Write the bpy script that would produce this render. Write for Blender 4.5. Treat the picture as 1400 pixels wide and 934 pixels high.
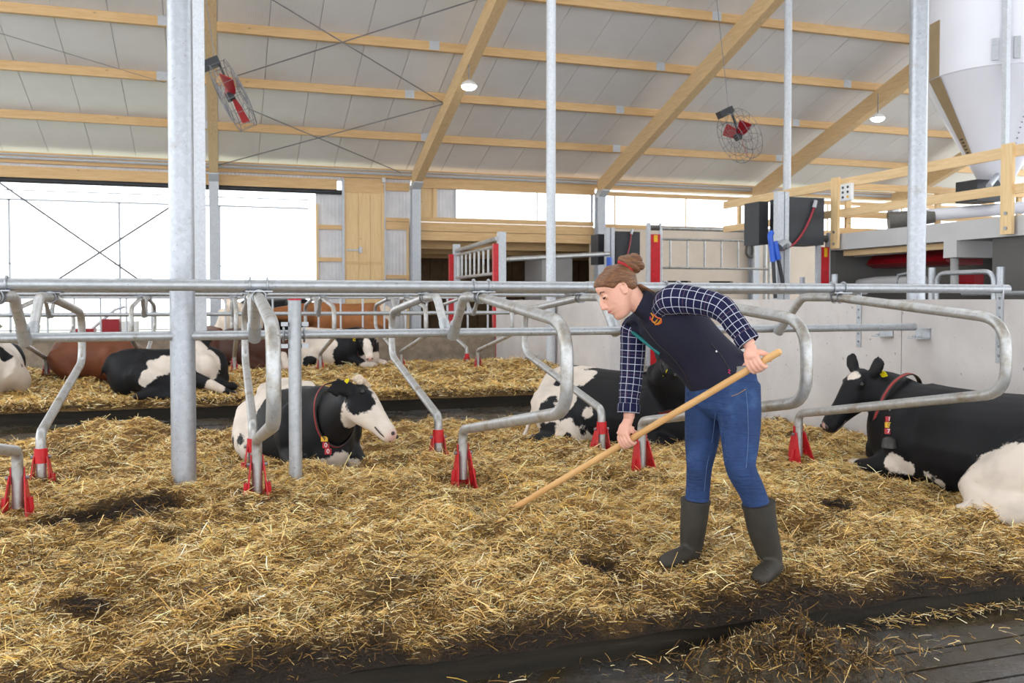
import bpy, bmesh, math, random
import numpy as np
from mathutils import Vector, Matrix, noise as mnoise
from mathutils.bvhtree import BVHTree
random.seed(7); rng = np.random.default_rng(7)
scene = bpy.context.scene
for o in list(bpy.data.objects): bpy.data.objects.remove(o, do_unlink=True)
COL = scene.collection

# ------------------------------------------------------------------ camera
FPX = 1208.0; YAW = math.radians(18.3); PIT = math.radians(1.5); CAMH = 1.32; HOR = 409.5
PCX, PCY = 700.0, HOR + FPX*math.tan(PIT)
cd = bpy.data.cameras.new('camera'); cam = bpy.data.objects.new('camera', cd); COL.objects.link(cam)
cam.location = (0, 0, CAMH); cam.rotation_euler = (math.pi/2 - PIT, 0, -YAW)
cd.sensor_width = 36; cd.lens = 36*FPX/1400; cd.shift_y = -(467 - PCY)/1400
cd.clip_end = 500
cd.dof.use_dof = True; cd.dof.focus_distance = 4.6; cd.dof.aperture_fstop = 4.5
scene.camera = cam
# ------------------------------------------------------------------ sky and exposure
w = bpy.data.worlds.new('overcast_sky'); scene.world = w; w.use_nodes = True
bg = w.node_tree.nodes['Background']; bg.inputs[0].default_value = (0.93, 0.97, 1.0, 1); bg.inputs[1].default_value = 1.7
sun_d = bpy.data.lights.new('soft_sun', 'SUN'); sun_d.energy = 0.35; sun_d.angle = math.radians(28); sun_d.color = (1, .96, .9)
sun = bpy.data.objects.new('soft_sun', sun_d); COL.objects.link(sun); sun.rotation_euler = (math.radians(38), math.radians(-22), 0)
vs = scene.view_settings; scene.display_settings.display_device = 'sRGB'
vs.view_transform = 'Standard'; vs.look = 'None'; vs.gamma = 1; vs.use_curve_mapping = False; vs.exposure = 1.2

# ------------------------------------------------------------------ pixel helpers (1400 x 934 frame)
_F = np.array([math.sin(YAW)*math.cos(PIT), math.cos(YAW)*math.cos(PIT), -math.sin(PIT)])
_R = np.array([math.cos(YAW), -math.sin(YAW), 0.0]); _U = np.cross(_R, _F); _C = np.array([0, 0, CAMH])
FH = np.array([math.sin(YAW), math.cos(YAW), 0.0])
ZU = np.array([0, 0, 1.0])
def ray(u, v): return _F + _R*(u - PCX)/FPX - _U*(v - PCY)/FPX
def atX(u, v, X): d = ray(u, v); return _C + d*(X/d[0])
def atY(u, v, Y): d = ray(u, v); return _C + d*(Y/d[1])
def atZ(u, v, Z): d = ray(u, v); return _C + d*((Z - CAMH)/d[2])
def atD(u, v, D): return _C + ray(u, v)*D
def nrm(a): a = np.asarray(a, float); return a/ (np.linalg.norm(a) + 1e-12)

# ------------------------------------------------------------------ materials
MATS = {}
class NT:
    def __init__(s, name):
        s.m = bpy.data.materials.new(name); s.m.use_nodes = True; s.t = s.m.node_tree; s.n = s.t.nodes; s.l = s.t.links
        s.b = s.n['Principled BSDF']
    def node(s, t, **k):
        x = s.n.new(t)
        for a, b in k.items():
            if a.startswith('i_'):
                key = a[2:]; key = int(key) if key.isdigit() else key.replace('_', ' ')
                x.inputs[key].default_value = b
            else: setattr(x, a, b)
        return x
    def link(s, a, b): s.l.new(a, b)
    def ramp(s, fac, stops, interp='LINEAR'):
        r = s.n.new('ShaderNodeValToRGB'); r.color_ramp.interpolation = interp
        e = r.color_ramp.elements
        while len(e) < len(stops): e.new(0.5)
        for k, (p, c) in enumerate(stops):
            e[k].position = p; e[k].color = (c[0], c[1], c[2], 1) if not isinstance(c, (int, float)) else (c, c, c, 1)
        s.link(fac, r.inputs[0]); return r.outputs[0]
    def coord(s, kind='Object', scale=(1, 1, 1)):
        tc = s.n.new('ShaderNodeTexCoord'); mp = s.n.new('ShaderNodeMapping'); mp.inputs['Scale'].default_value = scale
        s.link(tc.outputs[kind], mp.inputs[0]); return mp.outputs[0]
    def noise(s, vec, scale=5, detail=4, rough=.55, dist=0):
        x = s.n.new('ShaderNodeTexNoise'); x.inputs['Scale'].default_value = scale; x.inputs['Detail'].default_value = detail
        x.inputs['Roughness'].default_value = rough; x.inputs['Distortion'].default_value = dist
        if vec is not None: s.link(vec, x.inputs['Vector'])
        return x.outputs['Fac']
    def mix(s, fac, a, b, mode='MIX'):
        x = s.n.new('ShaderNodeMix'); x.data_type = 'RGBA'; x.blend_type = mode
        for sock, val in ((x.inputs[0], fac), (x.inputs[6], a), (x.inputs[7], b)):
            if isinstance(val, (int, float)): sock.default_value = val
            elif isinstance(val, tuple): sock.default_value = (val[0], val[1], val[2], 1)
            else: s.link(val, sock)
        return x.outputs[2]
    def math(s, op, a, b=None):
        x = s.n.new('ShaderNodeMath'); x.operation = op
        for sock, val in ((x.inputs[0], a), (x.inputs[1], b)):
            if val is None: continue
            if isinstance(val, (int, float)): sock.default_value = val
            else: s.link(val, sock)
        return x.outputs[0]
    def bump(s, h, strength=.3, dist=.01):
        x = s.n.new('ShaderNodeBump'); x.inputs['Strength'].default_value = strength; x.inputs['Distance'].default_value = dist
        s.link(h, x.inputs['Height']); s.link(x.outputs[0], s.b.inputs['Normal'])
    def base(s, c):
        if isinstance(c, tuple): s.b.inputs['Base Color'].default_value = (c[0], c[1], c[2], 1)
        else: s.link(c, s.b.inputs['Base Color'])
    def set(s, rough=None, metal=None, spec=None, **k):
        if rough is not None: s.b.inputs['Roughness'].default_value = rough
        if metal is not None: s.b.inputs['Metallic'].default_value = metal
        if spec is not None: s.b.inputs['Specular IOR Level'].default_value = spec
        for a, b in k.items(): s.b.inputs[a].default_value = b

def srgb(r, g, b):
    f = lambda c: (c/255/12.92) if c <= 10.3 else ((c/255 + .055)/1.055)**2.4
    return (f(r), f(g), f(b))
def simple(name, c, rough=.6, metal=0, var=.12, scale=6, bump=0, bscale=60, bdist=.003):
    n = NT(name); v = n.coord()
    nz = n.noise(v, scale, 5)
    lo = tuple(x*(1 - var) for x in c); hi = tuple(min(1, x*(1 + var)) for x in c)
    n.base(n.ramp(nz, [(.3, lo), (.7, hi)])); n.set(rough=rough, metal=metal)
    if bump: n.bump(n.noise(v, bscale, 4), bump, bdist)
    MATS[name] = n.m; return n.m
def m_galv(name, c, dirt, dirtamt, rough=.42, metal=.55):
    n = NT(name); v = n.coord('Object')
    vo = n.node('ShaderNodeTexVoronoi'); vo.inputs['Scale'].default_value = 38; n.link(v, vo.inputs['Vector'])
    sp = n.ramp(vo.outputs['Color'], [(0, tuple(x*.86 for x in c)), (1, tuple(min(1, x*1.08) for x in c))])
    big = n.noise(v, 3.5, 5, .6)
    col = n.mix(n.math('MULTIPLY', big, .35), sp, tuple(x*.6 for x in c))
    d1 = n.ramp(n.noise(v, 7, 6, .7), [(.60 - dirtamt, 0), (.72 - dirtamt*.5, 1)])
    col = n.mix(n.math('MULTIPLY', d1, .75), col, dirt)
    d2 = n.ramp(n.noise(v, 55, 2), [(.68, 0), (.72, 1)])
    col = n.mix(n.math('MULTIPLY', d2, .55), col, tuple(x*.5 for x in dirt))
    n.base(col); n.set(rough=rough, metal=metal); n.bump(n.noise(v, 30, 3), .08, .004)
    MATS[name] = n.m; return n.m
m_galv('galv', (.46, .48, .51), (.20, .16, .11), -.02)
m_galv('galv_tube', (.50, .50, .50), (.25, .19, .11), .09)
m_galv('galv_post', (.42, .44, .48), (.30, .29, .28), .03, rough=.38)
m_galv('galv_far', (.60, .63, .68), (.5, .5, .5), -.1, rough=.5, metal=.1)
simple('red', srgb(190, 24, 34), .42, 0, .18, 9, .1, 40)
simple('red_far', srgb(150, 18, 30), .45, 0, .1)
simple('bolt', (.33, .34, .36), .4, .8)
simple('steel_rod', (.22, .22, .24), .5, .4)
simple('black_plastic', (.028, .030, .036), .5, 0, .15, 4)
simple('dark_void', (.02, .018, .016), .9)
simple('blue_plastic', srgb(40, 92, 200), .4)
simple('room_grey', srgb(92, 90, 88), .85, 0, .12, 1.5)
simple('silo_white', (.64, .64, .70), .35, 0, .02, 2)
simple('silo_window', srgb(150, 130, 100), .3, 0, .1, 3)
simple('white_paint', (.78, .78, .78), .5, 0, .03)
simple('robot_red', srgb(140, 16, 26), .3)
simple('concrete_far', srgb(222, 208, 192), .85, 0, .06, 1.5)
simple('slab', srgb(186, 184, 184), .8, 0, .05, 2)
simple('dark_wood', srgb(156, 130, 100), .8, 0, .2, 4)
simple('hose_red', srgb(150, 45, 55), .4)
simple('leather', (.025, .018, .016), .6)
simple('strap_red', srgb(150, 42, 40), .6)
simple('tag_red', srgb(178, 22, 38), .45)
simple('tag_yellow', srgb(230, 180, 30), .5, 0, .05)
simple('ear_yellow', srgb(235, 215, 20), .5, 0, .05)
simple('text_white', (.85, .85, .85), .5, 0, .02)
simple('text_dark', (.03, .02, .02), .5, 0, .02)
simple('rubber_dark', (.03, .025, .02), .5, 0, .3, 8, .4, 25, .01)
simple('sensor', (.10, .095, .085), .45, 0, .2, 20)
simple('outside_ground', (.42, .46, .36), .9, 0, .1, .3)

n = NT('concrete_wall'); v = n.coord()
c0 = n.ramp(n.noise(v, 1.3, 6, .6), [(.3, srgb(186, 180, 178)), (.7, srgb(210, 205, 203))])
sp = n.ramp(n.noise(v, 26, 2, .5), [(.70, 0), (.75, 1)])
sp2 = n.ramp(n.noise(v, 4.0, 5, .65, .4), [(.60, 0), (.78, 1)])
c1 = n.mix(n.math('MULTIPLY', sp2, .35), c0, srgb(170, 155, 140)); c1 = n.mix(n.math('MULTIPLY', sp, .7), c1, srgb(110, 98, 88))
n.base(c1); n.set(rough=.8); n.bump(n.noise(v, 40, 4), .15, .004); MATS['concrete_wall'] = n.m

def m_wood(name, c1, c2, scale=(1, 14, 14)):
    n = NT(name); v = n.coord('Object', scale)
    g = n.noise(v, 2.2, 5, .6, .6)
    v2 = n.coord('Object'); k = n.node('ShaderNodeTexVoronoi'); k.inputs['Scale'].default_value = 1.7; n.link(n.coord('Object', (1, 2.5, 2.5)), k.inputs['Vector'])
    kn = n.ramp(k.outputs['Distance'], [(.03, 1), (.075, 0)])
    col = n.ramp(g, [(.3, c1), (.7, c2)]); col = n.mix(n.math('MULTIPLY', kn, .55), col, tuple(x*.35 for x in c1))
    n.base(col); n.set(rough=.6); MATS[name] = n.m
m_wood('wood_x', srgb(208, 168, 116), srgb(226, 190, 140), (1, 12, 12))
m_wood('wood_y', srgb(212, 178, 130), srgb(230, 200, 155), (12, 1.0, 12))
m_wood('wood_z', srgb(220, 184, 132), srgb(234, 204, 156), (12, 12, 1))

n = NT('corrugated'); v = n.coord()
wv = n.node('ShaderNodeTexWave'); wv.inputs['Scale'].default_value = 3.2; n.link(v, wv.inputs['Vector'])
n.base(n.ramp(n.noise(v, 2, 3), [(.3, srgb(204, 203, 206)), (.7, srgb(224, 223, 226))])); n.set(rough=.5, metal=.1); n.bump(wv.outputs['Fac'], .35, .02); MATS['corrugated'] = n.m
n = NT('roof_sheet'); v = n.coord()
wv = n.node('ShaderNodeTexWave'); wv.inputs['Scale'].default_value = 7; wv.inputs['Distortion'].default_value = 0; n.link(v, wv.inputs['Vector'])
n.base(n.ramp(n.noise(v, .8, 3), [(.3, srgb(226, 224, 222)), (.7, srgb(236, 234, 233))])); n.set(rough=.38, spec=.5); n.bump(wv.outputs['Fac'], .10, .01); MATS['roof_sheet'] = n.m

n = NT('wet_floor'); v = n.coord()
a = n.noise(v, 2.2, 6, .65); b = n.noise(v, 60, 3, .6)
c0 = n.ramp(b, [(.3, (.030, .028, .027)), (.7, (.085, .080, .078))])
mn = n.ramp(a, [(.42, 0), (.58, 1)])
c1 = n.mix(n.math('MULTIPLY', mn, .8), c0, (.045, .030, .010)); n.base(c1)
rr = n.ramp(n.noise(v, 3.1, 4), [(.4, .12), (.65, .55)]); n.link(rr, n.b.inputs['Roughness'])
n.bump(b, .35, .006); MATS['wet_floor'] = n.m
n = NT('manure'); v = n.coord()
n.base(n.ramp(n.noise(v, 30, 6, .7), [(.3, (.018, .012, .006)), (.62, (.06, .042, .018)), (.75, (.16, .12, .05))])); n.set(rough=.5); n.bump(n.noise(v, 45, 5, .7), .9, .02); MATS['manure'] = n.m
n = NT('curb_rubber'); v = n.coord('Object', (1, 6, 14))
g = n.noise(v, 2.0, 6, .65)
n.base(n.ramp(g, [(.35, (.012, .010, .007)), (.62, (.024, .018, .011)), (.8, (.07, .052, .034))])); n.set(rough=.7, spec=.25); n.bump(n.noise(n.coord(), 40, 4), .4, .01); MATS['curb_rubber'] = n.m
def m_vcol(name, rough=.65, spec=.35):
    n = NT(name); a = n.node('ShaderNodeAttribute', attribute_name='col'); n.base(a.outputs['Color']); n.set(rough=rough, spec=spec); MATS[name] = n.m; return n
m_vcol('straw_strand', .55)
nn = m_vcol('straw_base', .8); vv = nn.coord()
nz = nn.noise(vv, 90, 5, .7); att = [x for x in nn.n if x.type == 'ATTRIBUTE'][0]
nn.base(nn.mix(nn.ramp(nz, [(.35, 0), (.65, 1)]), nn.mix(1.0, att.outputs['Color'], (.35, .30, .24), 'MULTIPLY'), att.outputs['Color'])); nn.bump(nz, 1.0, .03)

def emit(name, c, s):
    n = NT(name); n.base(c); n.b.inputs['Emission Color'].default_value = (*c, 1); n.b.inputs['Emission Strength'].default_value = s; MATS[name] = n.m
emit('lamp_glow', (1, .97, .9), 30)
emit('tube_glow', (1, .93, .8), 6)

# ------------------------------------------------------------------ mesh builder
class MB:
    def __init__(s): s.v = []; s.f = []; s.uv = None; s.mi = []
    def add(s, V, Fc, mi=0):
        o = len(s.v); s.v += [tuple(map(float, p)) for p in V]; s.f += [tuple(i + o for i in fc) for fc in Fc]; s.mi += [mi]*len(Fc); return s
    def box(s, lo, hi, mi=0):
        x0, y0, z0 = lo; x1, y1, z1 = hi
        return s.add([(x0, y0, z0), (x1, y0, z0), (x1, y1, z0), (x0, y1, z0), (x0, y0, z1), (x1, y0, z1), (x1, y1, z1), (x0, y1, z1)],
                     [(0, 3, 2, 1), (4, 5, 6, 7), (0, 1, 5, 4), (1, 2, 6, 5), (2, 3, 7, 6), (3, 0, 4, 7)], mi)
    def obox(s, c, ax, ay, az, mi=0):
        c, ax, ay, az = map(np.asarray, (c, ax, ay, az)); V = []
        for k in (-1, 1):
            for i, j in ((-1, -1), (1, -1), (1, 1), (-1, 1)): V.append(c + ax*i + ay*j + az*k)
        return s.add(V, [(0, 3, 2, 1), (4, 5, 6, 7), (0, 1, 5, 4), (1, 2, 6, 5), (2, 3, 7, 6), (3, 0, 4, 7)], mi)
    def beam(s, a, b, w, h, up=(0, 0, 1), mi=0):
        a, b = np.asarray(a, float), np.asarray(b, float); t = nrm(b - a); sd = nrm(np.cross(t, up)); u = np.cross(sd, t)
        return s.obox((a + b)/2, (b - a)/2, sd*w/2, u*h/2, mi)
    def loft(s, rings, cap=True, mi=0, closed=False):
        n = len(rings[0]); V = []; Fc = []
        for r in rings: V += list(r)
        m = len(rings)
        for i in range(m if closed else m - 1):
            for j in range(n):
                a = i*n + j; b = i*n + (j + 1) % n; i2 = (i + 1) % m
                Fc.append((a, b, i2*n + (j + 1) % n, i2*n + j))
        if cap and not closed:
            V.append(np.mean(rings[0], axis=0)); c0 = len(V) - 1; V.append(np.mean(rings[-1], axis=0)); c1 = len(V) - 1
            for j in range(n): Fc.append((c0, (j + 1) % n, j)); Fc.append((c1, (m - 1)*n + j, (m - 1)*n + (j + 1) % n))
        return s.add(V, Fc, mi)
    def tube(s, pts, r, n=10, up=(0, 0, 1), mi=0, cap=True, ex=2.0, closed=False):
        return s.loft(tube_rings(pts, r, n, up, ex, closed), cap, mi, closed)
    def cyl(s, a, b, r, n=12, r2=None, mi=0):
        return s.tube([a, b], [r, r if r2 is None else r2], n, mi=mi)
    def sphere(s, c, r, n=10, m=7, mi=0):
        r = np.asarray(r if hasattr(r, '__len__') else (r, r, r), float); rings = []
        for i in range(1, m):
            t = math.pi*i/m
            rings.append([np.asarray(c) + r*np.array([math.sin(t)*math.cos(2*math.pi*j/n), math.sin(t)*math.sin(2*math.pi*j/n), -math.cos(t)]) for j in range(n)])
        return s.loft(rings, True, mi)
    def poly_prism(s, pts2, axis, lo, hi, mi=0):
        # pts2 polygon in the two other axes, extruded along axis
        def mk(p, h): return {'x': (h, p[0], p[1]), 'y': (p[0], h, p[1]), 'z': (p[0], p[1], h)}[axis]
        n = len(pts2); V = [mk(p, lo) for p in pts2] + [mk(p, hi) for p in pts2]
        return s.add(V, [tuple(range(n - 1, -1, -1)), tuple(range(n, 2*n))] + [(i, (i + 1) % n, n + (i + 1) % n, n + i) for i in range(n)], mi)
    def mesh(s, name, smooth=None):
        me = bpy.data.meshes.new(name); me.from_pydata(s.v, [], s.f)
        bm = bmesh.new(); bm.from_mesh(me); bmesh.ops.recalc_face_normals(bm, faces=bm.faces); bm.to_mesh(me); bm.free()
        if smooth is not None:
            me.polygons.foreach_set('use_smooth', [True]*len(me.polygons)); me.set_sharp_from_angle(angle=math.radians(smooth))
        return me
    def build(s, name, mat, parent=None, smooth=40, kind=None):
        me = s.mesh(name, smooth)
        for m in (mat if isinstance(mat, (list, tuple)) else [mat]): me.materials.append(MATS[m] if isinstance(m, str) else m)
        if any(s.mi): me.polygons.foreach_set('material_index', s.mi)
        return obj(name, me, parent, kind)

def tube_rings(pts, r, n=10, up=(0, 0, 1), ex=2.0, closed=False):
    P = np.array([np.asarray(p, float) for p in pts]); m = len(P)
    if not hasattr(r, '__len__'): r = [r]*m
    rings = []; prev = None
    for i in range(m):
        if closed: t = P[(i + 1) % m] - P[i - 1]
        else: t = P[min(i + 1, m - 1)] - P[max(i - 1, 0)]
        t = nrm(t)
        if prev is None:
            u = np.asarray(up, float)
            if abs(np.dot(u, t)) > .95: u = np.array([1.0, 0, 0]) if abs(t[0]) < .9 else np.array([0, 1.0, 0])
            sd = nrm(np.cross(t, u))
        else:
            sd = prev - t*np.dot(prev, t); sd = nrm(sd)
        prev = sd; uu = np.cross(sd, t)
        rw, rh = r[i] if hasattr(r[i], '__len__') else (r[i], r[i])
        ring = []
        for j in range(n):
            a = 2*math.pi*j/n; c, d = math.cos(a), math.sin(a)
            if ex != 2.0: c = math.copysign(abs(c)**(2/ex), c); d = math.copysign(abs(d)**(2/ex), d)
            ring.append(P[i] + sd*c*rw + uu*d*rh)
        rings.append(np.array(ring))
    return rings
def fillet(pts, rad, seg=5):
    P = [np.asarray(p, float) for p in pts]; out = [P[0]]
    for i in range(1, len(P) - 1):
        r = rad[i - 1] if hasattr(rad, '__len__') else rad
        a, b, c = P[i - 1], P[i], P[i + 1]; d1 = nrm(a - b); d2 = nrm(c - b)
        ang = math.acos(max(-1, min(1, float(np.dot(d1, d2))))); tl = min(r/math.tan(ang/2), .45*np.linalg.norm(a - b), .45*np.linalg.norm(c - b))
        p1 = b + d1*tl; p2 = b + d2*tl
        for k in range(seg + 1):
            t = k/seg; out.append((1 - t)**2*p1 + 2*t*(1 - t)*b + t*t*p2)
    out.append(P[-1]); return out
def catmull(P, k=4):
    P = [np.atleast_1d(np.asarray(p, float)) for p in P]; out = []
    n = len(P)
    for i in range(n - 1):
        a = P[max(i - 1, 0)]; b = P[i]; c = P[i + 1]; d = P[min(i + 2, n - 1)]
        for j in range(k):
            t = j/k; out.append(.5*((2*b) + (-a + c)*t + (2*a - 5*b + 4*c - d)*t*t + (-a + 3*b - 3*c + d)*t**3))
    out.append(P[-1]); return np.array(out)

def obj(name, me, parent=None, kind=None):
    o = bpy.data.objects.new(name, me); COL.objects.link(o)
    if parent is not None: o.parent = parent
    if kind: o['kind'] = kind
    return o
def tag(o, label, cat, group=None, kind=None):
    o['label'] = label; o['category'] = cat
    if group: o['group'] = group
    if kind: o['kind'] = kind
    return o
def thing(name, label, cat, loc=(0, 0, 0), rz=0, group=None):
    o = bpy.data.objects.new(name, None); COL.objects.link(o); o.location = tuple(map(float, loc)); o.rotation_euler = (0, 0, rz); o.empty_display_size = .1
    return tag(o, label, cat, group)
def dup(root, loc, rz=0, label=None, group=None):
    r = root.copy(); COL.objects.link(r); r.location = tuple(map(float, loc)); r.rotation_euler = (0, 0, rz)
    if label: r['label'] = label
    if group: r['group'] = group
    for ch in list(root.children):
        c = ch.copy(); COL.objects.link(c); c.parent = r
        for g in ch.children:
            d = g.copy(); COL.objects.link(d); d.parent = c
    return r
def textmesh(name, body, size, mat, parent, M, depth=.001):
    cu = bpy.data.curves.new(name, 'FONT'); cu.body = body; cu.size = size; cu.extrude = depth; cu.align_x = 'CENTER'; cu.align_y = 'CENTER'
    t = bpy.data.objects.new(name, cu); COL.objects.link(t); dg = bpy.context.evaluated_depsgraph_get()
    me = bpy.data.meshes.new_from_object(t.evaluated_get(dg)); bpy.data.objects.remove(t, do_unlink=True)
    me.transform(M); me.materials.clear(); me.materials.append(MATS[mat]); return obj(name, me, parent)
# ================================================================== THE SETTING
YW = 24.4; SL = .335; ZR = 4.40; ZP = 4.84; ZC = 5.02
XL, XR = -14.0, 26.0
def roofz(Y, z0): return z0 + SL*(YW - Y)
def at_roof(u, v, z0):
    d = ray(u, v); k = (z0 + SL*YW - CAMH)/(d[2] + SL*d[1]); return _C + d*k
FZ = -.15
m = MB().box((-22, -4, -.35), (30, YW + .1, FZ)); floor = m.build('floor', 'wet_floor', kind='structure', smooth=None)
for k in range(11):
    y1 = 3.06 - .155*k
    MB().box((-4.5, y1 - .14, FZ - .05), (9.0, y1, FZ + .012)).build('floor_slab', 'wet_floor', floor, smooth=None)
MB().box((-60, YW + .12, -.5), (80, 90, -.3)).build('floor_yard', 'outside_ground', kind='structure', smooth=None)
# kerbs of the lying beds
for i, (y0, y1, x1, zt) in enumerate(((3.25, 3.43, 9, -.03), (8.42, 8.58, 5.35, .02), (11.5, 11.68, 5.35, .03), (16.7, 16.85, 5.27, .03))):
    pr = [(y0, FZ - .1), (y0, zt - .03), (y0 + .03, zt), (y1 - .03, zt), (y1, zt - .03), (y1, FZ - .1)]
    MB().poly_prism(pr, 'x', -15, x1).build('trim_%d' % (i + 1), 'curb_rubber', kind='structure', smooth=None)
# concrete partition walls
def panelwall(name, x0, x1, ys, z0, z1):
    root = MB().box((x0 + .03, ys[0] + .01, z0), (x1 - .03, ys[-1] - .01, z1 - .02)).build(name, 'concrete_wall', kind='structure', smooth=None)
    for a, b in zip(ys[:-1], ys[1:]):
        MB().box((x0, a + .004, z0), (x1, b - .004, z1)).build('concrete_panel', 'concrete_wall', root, smooth=None)
    return root
panelwall('wall_right', 5.35, 5.53, [3.3, 5.92, 8.5], FZ - .1, 1.32)
panelwall('wall_right_far', 5.27, 5.44, [11.5, 14.1, 16.95], FZ - .1, 1.31)
# low rough wall behind the far row
m = MB().box((-15, 17.0, FZ), (5.3, 17.2, .58)); m.build('wall_low', 'manger', kind='structure', smooth=None) if 'manger' in MATS else None
simple('manger', srgb(140, 126, 110), .9, 0, .3, 6, .6, 30, .02)
m = MB().box((-15, 17.0, FZ), (5.27, 17.2, .58)).build('wall_low', 'manger', kind='structure', smooth=None)

# ---- outer wall
wb = MB().box((XL, YW + .05, FZ - .1), (2.3, YW + .25, .5)).build('wall_back', 'concrete_far', kind='structure', smooth=None)
def wp(name, x0, x1, z0, z1, mat, y0=YW, y1=YW + .1, parent=None): return MB().box((x0, y0, z0), (x1, y1, z1)).build(name, mat, wb if parent is None else parent, smooth=None)
# eave: timber, cable pipe, timber, corrugated strip
wp('eave_beam', XL, XR, 4.80, 4.92, 'wood_x', YW - .1, YW)
wp('eave_beam', XL, XR, 4.66, 4.75, 'wood_x', YW - .05, YW + .05)
MB().tube([(XL, YW - .14, 4.77), (XR, YW - .14, 4.77)], .035, 8).build('cable_pipe', 'galv_far', wb)
MB().tube([(XL, YW - .14, 4.85), (XR, YW - .14, 4.85)], .02, 8).build('cable_pipe', 'galv_far', wb)
wp('corrugated_sheet', XL, 5.1, 4.55, 4.70, 'corrugated', YW + .06, YW + .1)
wp('header_beam', XL, 3.05, 4.30, 4.58, 'wood_x', YW - .06, YW + .06)
# left opening with roller curtain
X = lambda u: atY(u, 300, YW)[0]
MB().tube([(XL, YW - .02, 4.235), (X(467), YW - .02, 4.235)], .065, 10).build('curtain_roller', 'black_plastic', wb)
win = MB()
for z, t in ((4.0, .03), (3.77, .045), (2.2, .02), (.55, .03)): win.box((XL, YW + .02, z - t/2), (2.3, YW + .05, z + t/2))
for u in (12, 163, 300):
    x = atY(u, 300, YW)[0]; win.box((x - .025, YW + .02, .5), (x + .025, YW + .05, 3.77))
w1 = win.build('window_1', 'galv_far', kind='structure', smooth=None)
n = NT('pane'); tr = n.node('ShaderNodeBsdfTransparent'); gl = n.node('ShaderNodeBsdfGlossy', i_Roughness=.05); mx = n.node('ShaderNodeMixShader'); mx.inputs[0].default_value = .06
n.link(tr.outputs[0], mx.inputs[1]); n.link(gl.outputs[0], mx.inputs[2]); n.link(mx.outputs[0], n.n['Material Output'].inputs[0]); MATS['pane'] = n.m
def panes(parent, xs, z0, z1):
    for a, b in zip(xs[:-1], xs[1:]): MB().box((a + .02, YW + .032, z0), (b - .02, YW + .038, z1)).build('pane', 'pane', parent, smooth=None)
panes(w1, [XL] + [atY(u, 300, YW)[0] for u in (12, 163, 300)] + [2.3], .56, 3.75)
def wire(name, a, b, r, mat='steel_rod', parent=None): return MB().tube([a, b], r, 6).build(name, mat, parent)
for a, b in (((-22, 235), (196, 387)), ((72, 387), (233, 283))):
    tag(wire('brace_rod', atY(*a, YW - (.15 if a[0] > 0 else .3)), atY(*b, YW - (.15 if a[0] > 0 else .3)), .026), ['thin dark brace rod falling to the right across the big left opening', 'thin dark brace rod rising to the right across the big left opening'][a[0] > 0], 'rod')
# corrugated infill, door, girts between the opening and the first wall column
X = lambda u: atY(u, 300, YW)[0]
def Z(u, v): return atY(u, v, YW)[2]
wp('corrugated_sheet', X(432), X(470), FZ, 4.3, 'corrugated', YW + .08, YW + .12)
wp('timber_stud', X(432), X(435), FZ, 3.9, 'wood_z')
for v0, v1 in ((307.5, 313.5), (352, 357.5)): wp('girt', X(435), X(468), Z(450, v1), Z(450, v0), 'wood_x', YW, YW + .08)
wp('door_post', X(467.5), X(470.5), FZ, 4.6, 'galv_far', YW - .08, YW + .1)
wp('header_beam', X(470), X(525), 4.25, 4.64, 'wood_x', YW - .03, YW + .05)
dr = MB().box((X(470.5), YW, FZ), (X(525), YW + .05, 4.25)).build('door_1', 'wood_z', kind='structure', smooth=None)
ux = [472.5, 490, 506, 521.5]
for a, b in zip(ux[:-1], ux[1:]):
    for z0, z1 in ((2.36, Z(500, 266)), (FZ + .1, 2.27)): MB().box((X(a) + .006, YW - .022, z0), (X(b) - .006, YW + .01, z1)).build('door_board', 'wood_z', dr, smooth=None)
for a, b in ((470.6, 472.6), (521.4, 525)): MB().box((X(a), YW - .035, FZ), (X(b), YW + .02, 4.25)).build('door_stile', 'wood_z', dr, smooth=None)
MB().box((X(472), YW - .03, 2.27), (X(522), YW + .01, 2.36)).build('door_rail', 'wood_x', dr, smooth=None)
lk = MB().box((X(490), YW - .10, Z(492, 346)), (X(494), YW - .02, Z(492, 338))); lk.box((X(473), YW - .06, Z(480, 343)), (X(491), YW - .03, Z(480, 341))); lk.build('door_lock', 'galv_far', dr, smooth=None)
wp('door_post', X(525), X(526.5), FZ, 4.6, 'galv_far', YW - .06, YW + .06)
wp('junction_box', X(521.5), X(526), Z(523, 250), Z(523, 244), 'white_paint', YW - .14, YW - .06)
wp('corrugated_sheet', X(526), X(562), FZ, 4.6, 'corrugated', YW + .08, YW + .12)
for v0, v1 in ((250, 261), (298, 303), (303.5, 314), (376, 381)): wp('girt', X(527), X(559.5), Z(543, v1), Z(543, v0), 'wood_x', YW - .02, YW + .08)
wp('timber_stud', X(556.5), X(559), FZ, Z(543, 314), 'wood_z', YW, YW + .07)
# second bay
wp('header_beam', X(575), X(812), 4.44, 4.66, 'wood_x', YW - .06, YW + .06)
wp('infill_board', X(575), X(592.5), 3.64, 4.44, 'wood_z', YW + .02, YW + .06)
wp('timber_stud', X(592), X(597), 3.62, 4.44, 'wood_z', YW - .03, YW + .08)
wp('corrugated_sheet', X(597), X(622), 3.62, 4.44, 'corrugated', YW + .05, YW + .08)
pz = [3.64, 3.50, 3.24, 2.98]
for a, b in zip(pz[:-1], pz[1:]): wp('plank', X(570), X(811), b + .006, a - .006, 'wood_x', YW - .02 - .015*(a > 3.6), YW + .06)
w2 = MB().box((X(622), YW, 3.62), (X(624), YW + .06, 4.44)).box((X(734), YW + .02, 3.62), (X(735.5), YW + .05, 4.44)).box((X(808), YW, 3.62), (X(811), YW + .06, 4.44)).build('window_2', 'galv_far', kind='structure', smooth=None)
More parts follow.
